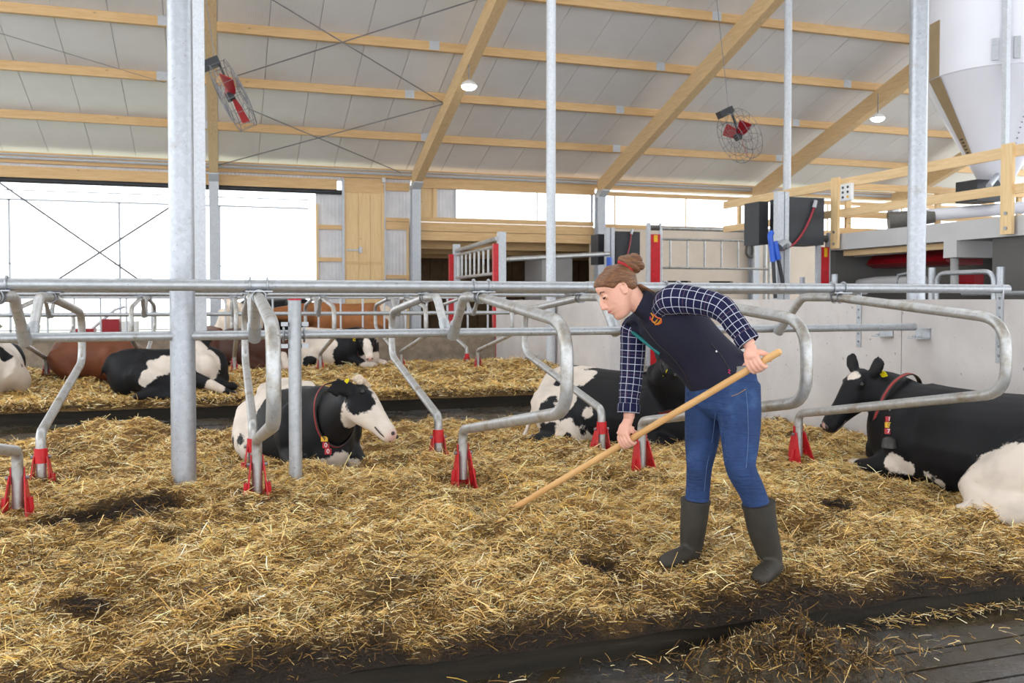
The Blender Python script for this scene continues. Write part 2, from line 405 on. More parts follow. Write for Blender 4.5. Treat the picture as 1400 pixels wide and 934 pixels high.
panes(w2, [X(624), X(735), X(808)], 3.64, 4.44)
# annex behind the open second bay
for i, (y, z0, z1) in enumerate(((25.3, 2.80, 3.05), (26.6, 2.72, 3.0), (28.0, 2.66, 2.95))): wp('annex_beam', 5.2, 12.5, z0, z1, 'wood_x', y, y + .14)
wa = MB().box((4.9, 31.6, FZ), (15, 31.8, 3.3)).box((4.9, YW + .3, FZ), (5.0, 31.7, 3.3)).box((14.9, YW + .3, FZ), (15, 31.7, 3.3)).build('wall_annex', 'dark_wood', kind='structure', smooth=None)
MB().box((4.9, YW + .12, 3.3), (15, 31.8, 3.42)).build('ceiling_annex', 'dark_wood', kind='structure', smooth=None)
MB().box((4.9, YW + .12, -.3), (15, 31.8, FZ)).build('floor_annex', 'concrete_far', kind='structure', smooth=None)
for k in range(22): MB().box((5.05 + .45*k, 31.54, FZ), (5.05 + .45*k + .42, 31.6, 3.0)).build('wall_board', 'dark_wood', wa, smooth=None)
tag(MB().box((X(757), YW + 1.0, FZ), (X(800), YW + 2.6, 2.6)).build('grey_bin', 'slab', smooth=None), 'plain grey tall bin in the dark annex behind the second bay', 'bin')
# third bay and on: pale concrete wall with windows above
w_ = MB()
xs0, zt = X(811), Z(900, 314)
slots = [(X(905), X(945), Z(925, 390), Z(925, 384)), (X(970), X(1003), Z(985, 390), Z(985, 381))]
w_.box((xs0, YW, slots[0][3]), (XR, YW + .3, zt))
prev = xs0
for a, b, z0, z1 in slots: w_.box((prev, YW, FZ), (a, YW + .3, slots[0][3])); w_.box((a, YW, FZ), (b, YW + .3, z0)); prev = b
w_.box((prev, YW, FZ), (XR, YW + .3, slots[0][3]))
w_.build('wall_back_right', 'concrete_far', kind='structure', smooth=None)
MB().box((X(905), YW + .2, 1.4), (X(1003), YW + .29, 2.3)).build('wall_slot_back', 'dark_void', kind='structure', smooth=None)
wp('sill_beam', X(822), XR, zt, zt + .12, 'wood_x', YW - .04, YW + .1)
wp('header_beam', X(830), XR, 4.44, 4.56, 'wood_x', YW - .06, YW + .06)
wb2 = MB()
for u in (841, 938.5): wb2.box((X(u) - .02, YW + .02, zt), (X(u) + .02, YW + .05, 4.44))
wb2.box((X(1009), YW - .03, zt), (X(1013), YW + .07, 4.5))
for xx in (19, 22, 25.9): wb2.box((xx, YW + .02, zt), (xx + .04, YW + .05, 4.44))
w3 = wb2.build('window_3', 'wood_z', kind='structure', smooth=None)
panes(w3, [X(822), X(841), X(938.5), X(1010), 19, 22, 25.9], zt + .12, 4.44)
# wall columns and rafters
RX = [-.12, 5.19, 10.78, 16.1, 21.5]
nm = ['beside the big left opening', 'between the plank door and the dark annex', 'at the left end of the pale concrete wall', 'at the right end of the pale concrete wall', 'behind the white silo']
for x, t in zip(RX, nm):
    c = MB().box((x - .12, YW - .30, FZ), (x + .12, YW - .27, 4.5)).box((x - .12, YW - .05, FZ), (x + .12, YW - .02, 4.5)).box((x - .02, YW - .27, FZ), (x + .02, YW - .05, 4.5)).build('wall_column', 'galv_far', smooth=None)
    tag(c, 'grey steel wall column ' + t, 'column')
nm = ['glued timber rafter seen edge-on behind the galvanised posts at left', 'glued timber rafter rising steeply left of the bright round lamp', 'glued timber rafter running up to the slim pipe post', 'glued timber rafter rising to the large right post', 'glued timber rafter behind the white silo']
YT = 10.5  # roof stops short out of view, so the ridge gap adds sky light
for x, t in zip(RX, nm):
    r = thing('rafter', t, 'beam', (x, YW - .2, ZR))
    ang = math.atan(SL); L = (YW - .2 - YT)
    pr = [(0, -.0), (0, .43), (-L, SL*L + .43), (-L, SL*L)]
    MB().poly_prism(pr, 'x', -.11, .11).build('timber', 'wood_y', r, smooth=None)
    pr = [(.05, -.06), (.05, .16), (-.05, .16), (-.42, SL*.42 + .0), (-.42, SL*.42 - .03), (-.05, -.06)]
    MB().poly_prism(pr, 'x', -.125, .125).build('steel_shoe', 'galv_far', r, smooth=None)
# purlins
for k, (y, t) in enumerate(zip((22.66, 20.75, 18.85, 16.95, 15.05), ('lowest roof purlin, nearest the eave', 'second roof purlin up from the eave', 'third roof purlin up from the eave', 'fourth roof purlin up from the eave, at the top edge', 'fifth roof purlin up from the eave'))):
    z = roofz(y, ZP); p = thing('purlin', 'long pale timber ' + t, 'beam', (0, y, z))
    MB().box((XL, -.055, 0), (XR, .055, .19)).build('timber', 'wood_x', p, smooth=None)
    off = [.55, -.25, -.1, .25, .1][k]
    for x in (-.9 + off, 4.55 + off, 10.0 + off, 15.3 + off): MB().box((x - .11, -.062, .01), (x + .11, -.05, .2)).build('nail_plate', 'galv_far', p, smooth=None)
# roof: sandwich panels side by side
sh = MB().poly_prism([(YW + .9, roofz(YW + .9, ZC) + .05), (YW + .9, roofz(YW + .9, ZC) + .10), (YT, roofz(YT, ZC) + .10), (YT, roofz(YT, ZC) + .05)], 'x', XL, XR).build('ceiling', 'roof_sheet', kind='structure', smooth=None)
pm = MB().poly_prism([(YW + .9, roofz(YW + .9, ZC)), (YW + .9, roofz(YW + .9, ZC) + .06), (YT, roofz(YT, ZC) + .06), (YT, roofz(YT, ZC))], 'x', .006, .994).mesh('roof_panel'); pm.materials.append(MATS['roof_sheet'])
for k in range(int(XR - XL)): o = obj('roof_panel', pm, sh); o.location.x = XL + k
# unseen other roof half, added to shade the foreground beyond the open ridge gap
fr_ = [(7.6, 9.75), (7.6, 9.85), (-11, 4.3), (-11, 4.2)]
MB().poly_prism(fr_, 'x', XL, XR).build('ceiling_front_shade', 'roof_sheet', kind='structure', smooth=None)
# bracing rods under the roof
zb = ZR + .30
for (a, b), t in zip((((323, 104), (655, -2)), ((368, -3), (606, 141)), ((338, 148), (548, 236)), ((298, 226), (607, 142)), ((-5, 44), (225, 113))),
        ('rising to the upper right from behind the cage fan', 'falling to the rafter from the top edge', 'falling to the eave below the cage fan', 'rising from the eave to the rafter', 'at the far left under the roof')):
    tag(wire('roof_brace_rod', at_roof(*a, zb), at_roof(*b, zb), .013 if a[0] > 0 else .006), 'thin dark steel brace rod ' + t, 'rod')
# lamps
for (u, v), t in zip(((641, 118), (1200, 162)), ('beside the middle rafter', 'under the right rafter')):
    p = atY(u, v, 18.4); l = thing('pendant_lamp', 'round lit high-bay lamp hanging ' + t, 'lamp', p)
    MB().tube([(0, 0, .0), (0, 0, .06), (0, 0, .12)], [.17, .15, .07], 16).build('lamp_housing', 'white_paint', l)
    MB().tube([(0, 0, -.07), (0, 0, -.05), (0, 0, 0)], [.08, .13, .16], 16).build('lamp_lens', 'lamp_glow', l)
    zz = roofz(p[1], ZR) - p[2] + .1
    MB().cyl((0, 0, .12), (0, 0, max(.2, min(zz, 2.5))), .012, 6).build('lamp_cable', 'steel_rod', l)
# ================================================================== STALL EQUIPMENT
YC1, YC2 = 5.69, 14.0
DX0, DDX = .2, 1.247
# divider profile in (s = distance from the row's centre line, z)
PROF = [(.33, .19), (.33, .50), (2.085, .825), (2.085, 1.215), (.72, 1.335), (.36, 1.335), (.10, 1.10)]
def make_divider(name, label):
    t = thing(name, label, 'stall divider')       # local -y points to the cow's rump, origin on the centre line
    P = fillet([(0, -s, z) for s, z in PROF], [.07, .16, .20, .06, .13], 6)
    MB().tube(P, .0295, 12, up=(1, 0, 0)).build('loop_tube', 'galv_tube', t)
    MB().cyl((0, -.16, 1.165), (0, -.075, 1.075), .037, 12).build('tube_socket', 'galv', t)
    c = MB().box((-.07, -.80, 1.360), (.07, -.68, 1.367)).build('rail_clamp', 'bolt', t, smooth=None)
    for ds in (-.03, .03):
        MB().tube([(.036*math.cos(a), -(.74 + ds), 1.334 + .036*math.sin(a)) for a in np.linspace(0, 2*math.pi, 13)[:-1]], .006, 6, up=(0, 1, 0), closed=True).build('clamp_ring', 'bolt', c)
    for dx in (-.045, .045):
        MB().tube([(dx, -(.74 + .037*math.cos(a)), 1.396 + .040*math.sin(a)) for a in np.linspace(0, 2*math.pi, 13)[:-1]], .006, 6, up=(1, 0, 0), closed=True).build('clamp_ring', 'bolt', c)
    # red foot: two flared cheeks, ear stubs and two sleeves
    b = thing_child('foot_bracket', t)
    for s in (-1, 1):
        ck = MB()
        pr = [(-.305, .36), (-.355, .37), (-.40, .26), (-.455, .13), (-.30, .09), (-.29, .24)]
        V = []
        for off in (0, .007):
            for y, z in pr: V.append((s*(.033 + .03*max(0, (.36 - z))/.27 + off), y, z))
        k = len(pr)
        ck.add(V, [tuple(range(k)), tuple(range(k, 2*k))] + [(i, (i + 1) % k, k + (i + 1) % k, k + i) for i in range(k)])
        ck.build('cheek_plate', 'red', b, smooth=None)
        MB().tube([(s*.064, -.34, .16), (s*.058, -.345, .25)], .019, 10).build('ear_stub', 'red', b)
        MB().cyl((s*.036, -.335, .355), (s*.058, -.335, .355), .011, 6).build('bolt', 'bolt', b)
    for z0, z1 in ((.32, .41), (.14, .20)):     # half sleeves on the side that faces the other row
        an = np.linspace(-.15, math.pi + .15, 12); rg = []
        for z in (z0, z1): rg.append(np.array([(r_*math.cos(a), -.33 + r_*math.sin(a), z) for r_, aa in ((.031, an), (.038, an[::-1])) for a in aa]))
        MB().loft(rg).build('sleeve', 'red', b)
    return t
def thing_child(name, parent):
    o = bpy.data.objects.new(name, None); COL.objects.link(o); o.parent = parent; o.empty_display_size = .05; return o
d0 = make_divider('stall_divider', '')
n1 = ['leftmost near stall divider loop, mostly out of frame at the left edge', 'near stall divider loop beside the slim upright post', 'near stall divider loop left of the woman', 'near stall divider loop directly behind the woman', 'near stall divider loop in front of the black cow at right']
n2 = ['opposite stall divider loop left of the large left post', 'opposite stall divider loop touching the white rump of the cow by the slim post', 'opposite stall divider loop right of the white-faced cow', 'opposite stall divider loop in front of the black and white cow behind the woman', None]
first = True
def put(x, yc, flip, label, group):
    global first
    if first: d = d0; first = False; d['label'] = label; d['group'] = group; d.location = (x, yc, 0); d.rotation_euler = (0, 0, math.pi if flip else 0); return d
    return dup(d0, (x, yc, 0), math.pi if flip else 0, label, group)
for k in range(5):
    x = DX0 + DDX*(k - 1)
    put(x, YC1, False, n1[k], 'stall dividers of the near row')
    if n2[k]: put(x, YC1, True, n2[k], 'stall dividers of the near row')
put(DX0 - 2*DDX, YC1, True, 'opposite stall divider loop cut by the left edge of the photo', 'stall dividers of the near row')
for k in range(-4, 4):
    x = DX0 + DDX*k
    for fl in (False, True):
        put(x, YC2, fl, 'small divider loop, %s side of far bed, %s' % ('back' if fl else 'front', {-4: 'fourth left of the large left post', -3: 'third left of the large left post', -2: 'second left of the large left post', -1: 'beside the large left post', 0: 'right of the large left post', 1: 'at the far spotted cow with ear tags', 2: 'third from the far concrete wall', 3: 'nearest the far concrete wall'}[k]), 'stall dividers of the far row')
# rails
def rail(name, pts, r, label, group=None, mat='galv'):
    o = MB().tube(pts, r, 12).build(name, mat); return tag(o, label, 'rail', group)
def rail_joint(o, x, y, z, r): MB().cyl((x - .09, y, z), (x + .09, y, z), r, 12).build('joint_sleeve', 'galv', o)
NR = .74
o = rail('neck_rail', [(-8, YC1 - NR, 1.396), (5.42, YC1 - NR, 1.396)], .031, 'long galvanised neck rail running across the whole photo, the nearest one')
for x in (-.42, 2.2): rail_joint(o, x, YC1 - NR, 1.396, .034)
o = rail('neck_rail', [(-8, YC1 + NR, 1.396), (5.42, YC1 + NR, 1.396)], .031, 'galvanised neck rail just behind and below the nearest neck rail')
o = rail('head_rail', [(-8, YC1, 1.10), (5.27, YC1, 1.10)], .029, 'single lower galvanised rail on which the divider loops of the near bed end')
for x in (-1.4, 3.4): rail_joint(o, x, YC1, 1.10, .032)
# brackets on the concrete wall
for y, z0, z1, t in ((YC1 - NR, .86, 1.42, 'near'), (YC1 + NR, .90, 1.42, 'far')):
    b = thing('wall_strap', 'drilled galvanised strap holding the %s neck rail end to the concrete wall' % t, 'bracket', (5.35, y, 0))
    pl = MB().box((-.008, -.03, z0), (-.001, .03, z1)).build('plate', 'galv', b, smooth=None)
    for z in np.arange(z0 + .05, z1 - .05, .07): MB().cyl((-.012, 0, z), (-.006, 0, z), .010, 8).build('bolt', 'steel_rod', pl)
for y, t in ((YC1 - .01, 'right-hand'), (YC1 + .40, 'left-hand')):
    b = thing('rail_bracket', '%s small galvanised bracket under the lower rail end on the wall' % t, 'bracket', (5.35, y, 1.06))
    MB().poly_prism([(-.09, -.055), (-.001, -.055), (-.001, .03), (-.012, .03), (-.012, -.045), (-.09, -.045)], 'y', -.08, .08).build('plate', 'galv', b, smooth=None)
    MB().cyl((-.05, .05, -.045), (-.05, .05, -.03), .014, 8).build('bolt', 'bolt', b)
for k, (y, z) in enumerate(((YC2 - NR, 1.396), (YC2 + NR, 1.396), (YC2, 1.10))):
    rail('far_rail', [(-15, y, z), (5.27, y, z)], .031, ['neck rail on the front side of the far bed', 'neck rail on the back side of the far bed', 'lower rail along the middle of the far bed'][k], 'rails of the far bed')
# posts
def post(name, x, y, r, z1, label, mat='galv_post', n=20, z0=-.1):
    t = thing(name, label, 'post', (x, y, 0))
    MB().cyl((0, 0, z0), (0, 0, z1), r, n).build('shaft', mat, t); return t
post('steel_post', -.215, YC1 + .02, .073, 9.0, 'thick round galvanised post standing in the straw at left')
post('steel_post', 5.66, 6.1, .075, 9.0, 'thick round galvanised post behind the concrete wall at right')
p = thing('steel_post', 'pale square steel post just right of the thick left post', 'post', (-.27, YC2, 0))
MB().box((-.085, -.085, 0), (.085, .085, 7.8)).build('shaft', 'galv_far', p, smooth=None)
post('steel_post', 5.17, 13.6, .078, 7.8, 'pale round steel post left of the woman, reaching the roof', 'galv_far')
t = thing('slim_post', 'slim galvanised upright with a red cap clamped to the lower rail', 'post', (.44, YC1 - .075, 0))
MB().cyl((0, 0, -.05), (0, 0, 1.315), .04, 16).build('shaft', 'galv', t)
MB().cyl((0, 0, 1.315), (0, 0, 1.325), .042, 16).build('cap', 'red', t)
for dx in (-.062, .062):
    cr = MB().tube([(dx, .075 + .036*math.cos(a), 1.10 + .045*math.sin(a)) for a in np.linspace(0, 2*math.pi, 13)[:-1]], .007, 6, up=(1, 0, 0), closed=True).build('clamp_ring', 'bolt', t)
    for z in (1.02, 1.155): MB().box((dx - .02, -.02, z), (dx + .02, .025, z + .025)).build('clamp_ear', 'bolt', cr, smooth=None)
# feed fence behind the far row
t = thing('feed_fence', 'row of thin galvanised uprights above the low wall behind the far cows', 'fence', (0, 17.1, 0))
for z in (1.36, .66): MB().tube([(-15, 0, z), (5.2, 0, z)], .028, 8).build('fence_rail', 'galv_far', t)
bar = MB().cyl((0, 0, .58), (0, 0, 1.36), .019, 6).mesh('fence_bar', 40); bar.materials.append(MATS['galv_far'])
for k in range(48): o = obj('fence_bar', bar, t); o.location = (-14.6 + .42*k, 0, 0)
# ================================================================== STRAW BEDS
class Fbm:
    def __init__(s, seed, lams, amps):
        r = np.random.default_rng(seed); s.k = []; 
        for lam, amp in zip(lams, amps):
            for _ in range(6):
                a = r.uniform(0, 2*math.pi); l = lam*r.uniform(.7, 1.4); s.k.append((math.cos(a)*2*math.pi/l, math.sin(a)*2*math.pi/l, r.uniform(0, 6.28), amp/2.4))
    def __call__(s, x, y):
        h = np.zeros_like(x)
        for kx, ky, p, a in s.k: h += a*np.sin(kx*x + ky*y + p + .6*np.sin(ky*x*.7 - kx*y*.6 + p*2))
        return h
lump = Fbm(3, (.9, .45, .22, .11), (.022, .022, .019, .011)); wetn = Fbm(11, (1.3, .6, .28), (.5, .35, .3)); edge = Fbm(5, (.8, .3, .12), (.05, .03, .02))
DARK = []      # (x, y, rx, ry, depth) trampled dark patches
for u, v, a, b, dp in ((140, 722, .28, .20, .055), (215, 712, .16, .14, .03), (250, 735, .12, .08, .03), (815, 762, .10, .07, .015), (1140, 700, .12, .10, .02), (470, 690, .10, .06, .02), (870, 648, .10, .06, .02), (600, 700, .09, .05, .02), (110, 820, .12, .07, .015), (1190, 740, .14, .06, .015), (330, 830, .10, .05, .015), (1290, 640, .10, .06, .015)):
    p = atZ(u, v, .09); DARK.append((p[0], p[1], a, b, dp))
MOUND = []
for u, v, zz, a, h in ((120, 588, .2, .30, .09), (330, 560, .1, .2, .0), (690, 640, .15, .35, .02), (1110, 690, .1, .3, .03), (560, 790, .05, .4, .02), (170, 690, .12, .22, .03), (405, 650, .18, .18, .03)):
    p = atZ(u, v, zz); MOUND.append((p[0], p[1], a, h))
MOUND.append((-.75, 8.2, .5, .10))
for u, v in ((1030, 784), (1072, 776), (915, 765), (958, 756), (1045, 775)):
    p = atZ(u, v, .04); MOUND.append((p[0], p[1], .09, .035)); MOUND.append((4.7, 4.6, .5, .0))
HA = ([3.225, 3.27, 3.5, 4.0, 4.6, 5.2, 5.69, 6.1, 6.7, 7.3, 8.0, 8.3, 8.5, 8.62], [-.05, -.012, .03, .06, .11, .165, .19, .17, .11, .08, .08, .11, .08, -.05])
HC = ([11.47, 11.5, 11.62, 11.8, 12.5, 13.3, 14.0, 14.7, 15.5, 16.5, 16.9], [.0, .045, .085, .1, .14, .22, .25, .22, .16, .1, .05])
def bedz(x, y, H, full=True):
    yy = y + (edge(x, y*0)*.6 if full else 0)*np.clip((3.9 - y)/.5, 0, 1)*np.clip((y - 3.27)/.25, 0, 1)
    z = np.interp(yy, *H)
    if full:
        fade = np.where(y > 10, np.clip((y - 11.5)/.35, .08, 1), np.clip((yy - 3.26)/.25, .15, 1))
        z = z + lump(x, y)*fade
    for cx, cy, a, h in MOUND: z = z + h*np.exp(-((x - cx)**2 + (y - cy)**2)/(a*a))
    for cx, cy, a, b, dp in DARK: z = z - dp*np.exp(-(((x - cx)/a)**2 + ((y - cy)/b)**2)**1.5)
    return z
def wet(x, y):
    w = .10 + .26*wetn(x, y)
    w = np.clip(w, 0, .55)
    for cx, cy, a, b, dp in DARK: w = w + 2.0*(.3 + dp*10)*np.exp(-(((x - cx)/a)**2 + ((y - cy)/b)**2)**1.5)
    ed = np.clip((3.46 + .9*edge(x*1.3 + 5, y*0) - y)/.22, 0, 1); w = np.maximum(w, ed*1.0)
    w = w + .18*np.clip((4.3 - y)/.9, 0, 1)
    ed2 = np.clip((11.66 - y)/.12, 0, 1)*(y > 10); w = np.maximum(w, ed2*.6)
    return np.clip(w, 0, 1.1)
PAL = np.array([srgb(*c) for c in ((242, 222, 176), (232, 204, 144), (218, 184, 120), (200, 162, 96), (246, 236, 210), (210, 172, 78), (164, 126, 72), (228, 198, 128))])
PALD = np.array([srgb(*c) for c in ((92, 66, 32), (70, 50, 26), (120, 88, 42), (52, 38, 22), (150, 115, 55), (44, 32, 20))])
def bed_mesh(name, xs, ys, H, parent):
    Xg, Yg = np.meshgrid(xs, ys); Zg = bedz(Xg, Yg, H); nx, ny = len(xs), len(ys)
    V = np.stack([Xg, Yg, Zg], -1).reshape(-1, 3)
    i = np.arange(nx*ny).reshape(ny, nx); Fq = np.stack([i[:-1, :-1], i[:-1, 1:], i[1:, 1:], i[1:, :-1]], -1).reshape(-1, 4)
    me = bpy.data.meshes.new(name); me.vertices.add(len(V)); me.vertices.foreach_set('co', V.ravel()); me.loops.add(Fq.size); me.loops.foreach_set('vertex_index', Fq.ravel().astype(np.int32))
    me.polygons.add(len(Fq)); me.polygons.foreach_set('loop_start', np.arange(0, Fq.size, 4, dtype=np.int32)); me.polygons.foreach_set('loop_total', np.full(len(Fq), 4, dtype=np.int32)); me.update(); me.validate()
    me.polygons.foreach_set('use_smooth', [True]*len(me.polygons))
    wv = wet(V[:, 0], V[:, 1])[:, None]; c = (1 - np.clip(wv, 0, 1))*np.array(srgb(200, 158, 98)) + np.clip(wv, 0, 1)*np.array(srgb(54, 38, 20))
    at = me.color_attributes.new('col', 'FLOAT_COLOR', 'POINT'); at.data.foreach_set('color', np.concatenate([c, np.ones((len(c), 1))], 1).ravel().astype(np.float32))
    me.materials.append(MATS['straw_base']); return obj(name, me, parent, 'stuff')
def strands(name, P, H, parent, lmin, lmax, wmin, wmax, seed, pitch=.22, lift=.012, wetfn=wet, zfn=None):
    r = np.random.default_rng(seed); N = len(P); x, y = P[:, 0], P[:, 1]
    z = (bedz(x, y, H) if zfn is None else zfn(x, y)) + r.uniform(-.004, lift, N)
    wv = wetfn(x, y)
    L = r.uniform(lmin, lmax, N)*np.where(r.random(N) < .08, 1.7, 1); W = r.uniform(wmin, wmax, N)
    yaw = r.uniform(0, 2*math.pi, N); pt = np.abs(r.normal(0, pitch, N)) * np.where(r.random(N) < .5, 1, -1)
    D = np.stack([np.cos(yaw)*np.cos(pt), np.sin(yaw)*np.cos(pt), np.sin(pt)], 1)
    S0 = np.stack([-np.sin(yaw), np.cos(yaw), np.zeros(N)], 1); Up = np.cross(D, S0); rl = r.uniform(-1.2, 1.2, N)
    S = S0*np.cos(rl)[:, None] + Up*np.sin(rl)[:, None]
    B = (S0*r.normal(0, .10, N)[:, None] + np.abs(r.normal(0, .08, N))[:, None]*np.array([0, 0, 1]))*L[:, None]
    C = np.stack([x, y, z + np.abs(np.sin(pt))*L*.35], 1); V = np.empty((N, 6, 3))
    for k, t in enumerate((-.5, 0, .5)):
        c = C + D*(L*t)[:, None] + B*(.5 - 2*t*t)
        V[:, 2*k] = c - S*(W/2)[:, None]; V[:, 2*k + 1] = c + S*(W/2)[:, None]
    i = np.arange(N)[:, None]*6; Fq = np.concatenate([i + np.array([[0, 1, 3, 2]]), i + np.array([[2, 3, 5, 4]])], 1).reshape(-1, 4)
    pick = PAL[r.choice(len(PAL), N, p=[.20, .22, .18, .14, .08, .06, .05, .07])]; dk = PALD[r.integers(0, len(PALD), N)]
    dark = r.random(N) < np.clip(wv*.95 + .03, 0, .93); col = np.where(dark[:, None], dk, pick)*r.uniform(.75, 1.5, N)[:, None]*np.array([1.05, .99, .89])
    col = col*(1 - .35*np.clip(wv, 0, 1))[:, None]
    col = np.clip(np.repeat(col[:, None, :], 6, 1).reshape(-1, 3), 0, 1)
    me = bpy.data.meshes.new(name); nv = N*6; me.vertices.add(nv); me.vertices.foreach_set('co', V.reshape(-1).astype(np.float32)); me.loops.add(Fq.size); me.loops.foreach_set('vertex_index', Fq.ravel().astype(np.int32))
    me.polygons.add(len(Fq)); me.polygons.foreach_set('loop_start', np.arange(0, Fq.size, 4, dtype=np.int32)); me.polygons.foreach_set('loop_total', np.full(len(Fq), 4, dtype=np.int32)); me.update()
    at = me.color_attributes.new('col', 'FLOAT_COLOR', 'POINT'); at.data.foreach_set('color', np.concatenate([col, np.ones((nv, 1))], 1).ravel().astype(np.float32))
    me.materials.append(MATS['straw_strand']); return obj(name, me, parent, 'stuff')
def scatter(n, x0, x1, y0, y1, seed, dens=None):
    r = np.random.default_rng(seed); P = np.stack([r.uniform(x0, x1, n), r.uniform(y0, y1, n)], 1)
    keep = wet(P[:, 0], P[:, 1]) < r.uniform(.35, 1.35, n); return P[keep]
bed1 = bed_mesh('straw_bedding', np.arange(-3.2, 5.345, .022), np.arange(3.22, 8.64, .022), HA, None)
tag(bed1, 'golden straw bedding of the near double bed where the woman stands', 'straw', kind='stuff')
P = scatter(390000, -3.1, 5.3, 3.23, 5.9, 21); tmax = (P[:, 0] < P[:, 1]*1.6 + .3) & (P[:, 0] > -.42*P[:, 1] - .7)
strands('loose_straw', P[tmax], HA, bed1, .018, .062, .0012, .0032, 31)
P = scatter(12000, -3.1, 5.3, 3.3, 5.9, 22); tmax = (P[:, 0] < P[:, 1]*1.6 + .3) & (P[:, 0] > -.42*P[:, 1] - .7)
strands('loose_straw', P[tmax], HA, bed1, .05, .12, .002, .0045, 32, pitch=.4, lift=.02)
P = scatter(90000, -3.1, 5.3, 5.9, 8.55, 23)
strands('loose_straw', P, HA, bed1, .03, .085, .002, .005, 33, pitch=.3)
bed2 = bed_mesh('straw_bedding', np.arange(-4.6, 5.27, .05), np.arange(11.47, 16.68, .04), HC, None)
tag(bed2, 'golden straw bedding of the far double bed beyond the wet alley', 'straw', kind='stuff')
P = np.concatenate([scatter(60000, -4.2, 5.2, 11.52, 15.0, 24), np.random.default_rng(77).uniform((-4.2, 11.475), (5.2, 11.75), (9000, 2))])
strands('loose_straw', P, HC, bed2, .05, .13, .004, .009, 34, pitch=.3)
# manure and straw heap in the near alley, stray straw on the alley floor
HC0 = atZ(1085, 897, -.08)
heapn = Fbm(9, (.25, .12, .06), (.02, .02, .012))
def heapz(x, y):
    q = ((x - HC0[0])/.33)**2 + ((y - HC0[1])/.27)**2
    return FZ + .01 + .15*np.exp(-q*1.3) + heapn(x, y)*np.exp(-q*.8)*1.1 - .03*np.clip(q - 1.2, 0, 3)
xs = np.arange(HC0[0] - .55, HC0[0] + .55, .014); ys = np.arange(HC0[1] - .45, HC0[1] + .45, .014)
Xg, Yg = np.meshgrid(xs, ys); Zg = heapz(Xg, Yg); hp = MB(); nx = len(xs)
V = np.stack([Xg, Yg, Zg], -1).reshape(-1, 3); ii = np.arange(len(V)).reshape(len(ys), nx)
hp.add(V, np.stack([ii[:-1, :-1], ii[:-1, 1:], ii[1:, 1:], ii[1:, :-1]], -1).reshape(-1, 4).tolist())
heap = hp.build('manure_heap', 'manure', smooth=180); tag(heap, 'dark heap of manure and straw lying in the near alley', 'manure', kind='stuff')
r = np.random.default_rng(5); hpts = np.stack([r.normal(HC0[0], .2, 4500), r.normal(HC0[1], .15, 4500)], 1)
strands('loose_straw', hpts, None, heap, .02, .065, .0015, .0035, 41, pitch=.5, lift=.015, wetfn=lambda x, y: np.full_like(x, .86), zfn=lambda x, y: np.maximum(heapz(x, y), FZ + .014))
sp = []
for (u, v), n_, sx in (((1300, 838), 900, .40), ((1395, 825), 500, .25), ((1225, 848), 260, .2), ((1180, 900), 60, .35), ((1330, 880), 70, .4), ((760, 925), 40, .3), ((940, 905), 60, .2)):
    p = atZ(u, v, FZ); sp.append(np.stack([r.normal(p[0], sx, n_), r.normal(p[1], .055 if sx != .35 else .1, n_)], 1))
sp = np.concatenate(sp); sp = sp[sp[:, 1] < 3.22]
ss = strands('scattered_straw', sp, None, None, .02, .08, .0016, .0036, 42, pitch=.25, lift=.02, wetfn=lambda x, y: np.full_like(x, .35), zfn=lambda x, y: np.full_like(x, FZ + .016))
tag(ss, 'thin drifts of straw scattered on the wet grooved alley floor', 'straw', kind='stuff')
# ================================================================== COWS
def m_cow(name, dark, white, rough=.55):
    n = NT(name); v = n.coord()
    a = n.node('ShaderNodeAttribute', attribute_name='dark'); p = n.node('ShaderNodeAttribute', attribute_name='pink')
    nz = n.math('ADD', n.math('MULTIPLY', n.math('SUBTRACT', n.noise(v, 7, 6, .75), .5), .16), n.math('MULTIPLY', n.math('SUBTRACT', n.noise(v, 60, 2), .5), .02))
    fac = n.ramp(n.math('ADD', n.math('MULTIPLY', n.math('ADD', a.outputs['Fac'], nz), 45.0), .5), [(.2, 0), (.8, 1)])
    wh = n.mix(n.ramp(n.noise(v, 5, 4), [(.45, 0), (.8, 1)]), white, tuple(x*.72 for x in white))
    wh = n.mix(p.outputs['Fac'], wh, (.62, .36, .31))
    dk = n.mix(n.ramp(n.noise(v, 3, 4), [(.4, 0), (.8, 1)]), dark, tuple(min(1, x*1.5 + .002) for x in dark))
    n.base(n.mix(fac, wh, dk)); n.set(rough=rough, spec=.18)
    n.bump(n.noise(n.coord('Object', (1, 1, 3)), 90, 3), .2, .004); MATS[name] = n.m
m_cow('cow_bw', (.0075, .0075, .009), (.70, .61, .53))
m_cow('cow_brown', (.125, .040, .018), (.72, .64, .56))
m_cow('cow_darkbrown', (.05, .017, .010), (.72, .62, .55))
m_cow('cow_tan', (.30, .12, .045), (.74, .62, .5))
simple('eye_black', (.012, .010, .010), .12); simple('nostril', (.05, .03, .03), .5); simple('muzzle_pink', (.45, .25, .22), .5, 0, .25, 30)
simple('bell_dark', (.035, .032, .03), .5)
simple('tuft', srgb(222, 200, 178), .9, 0, .2, 60, 1.0, 120, .01); simple('hoof', (.10, .08, .06), .5)

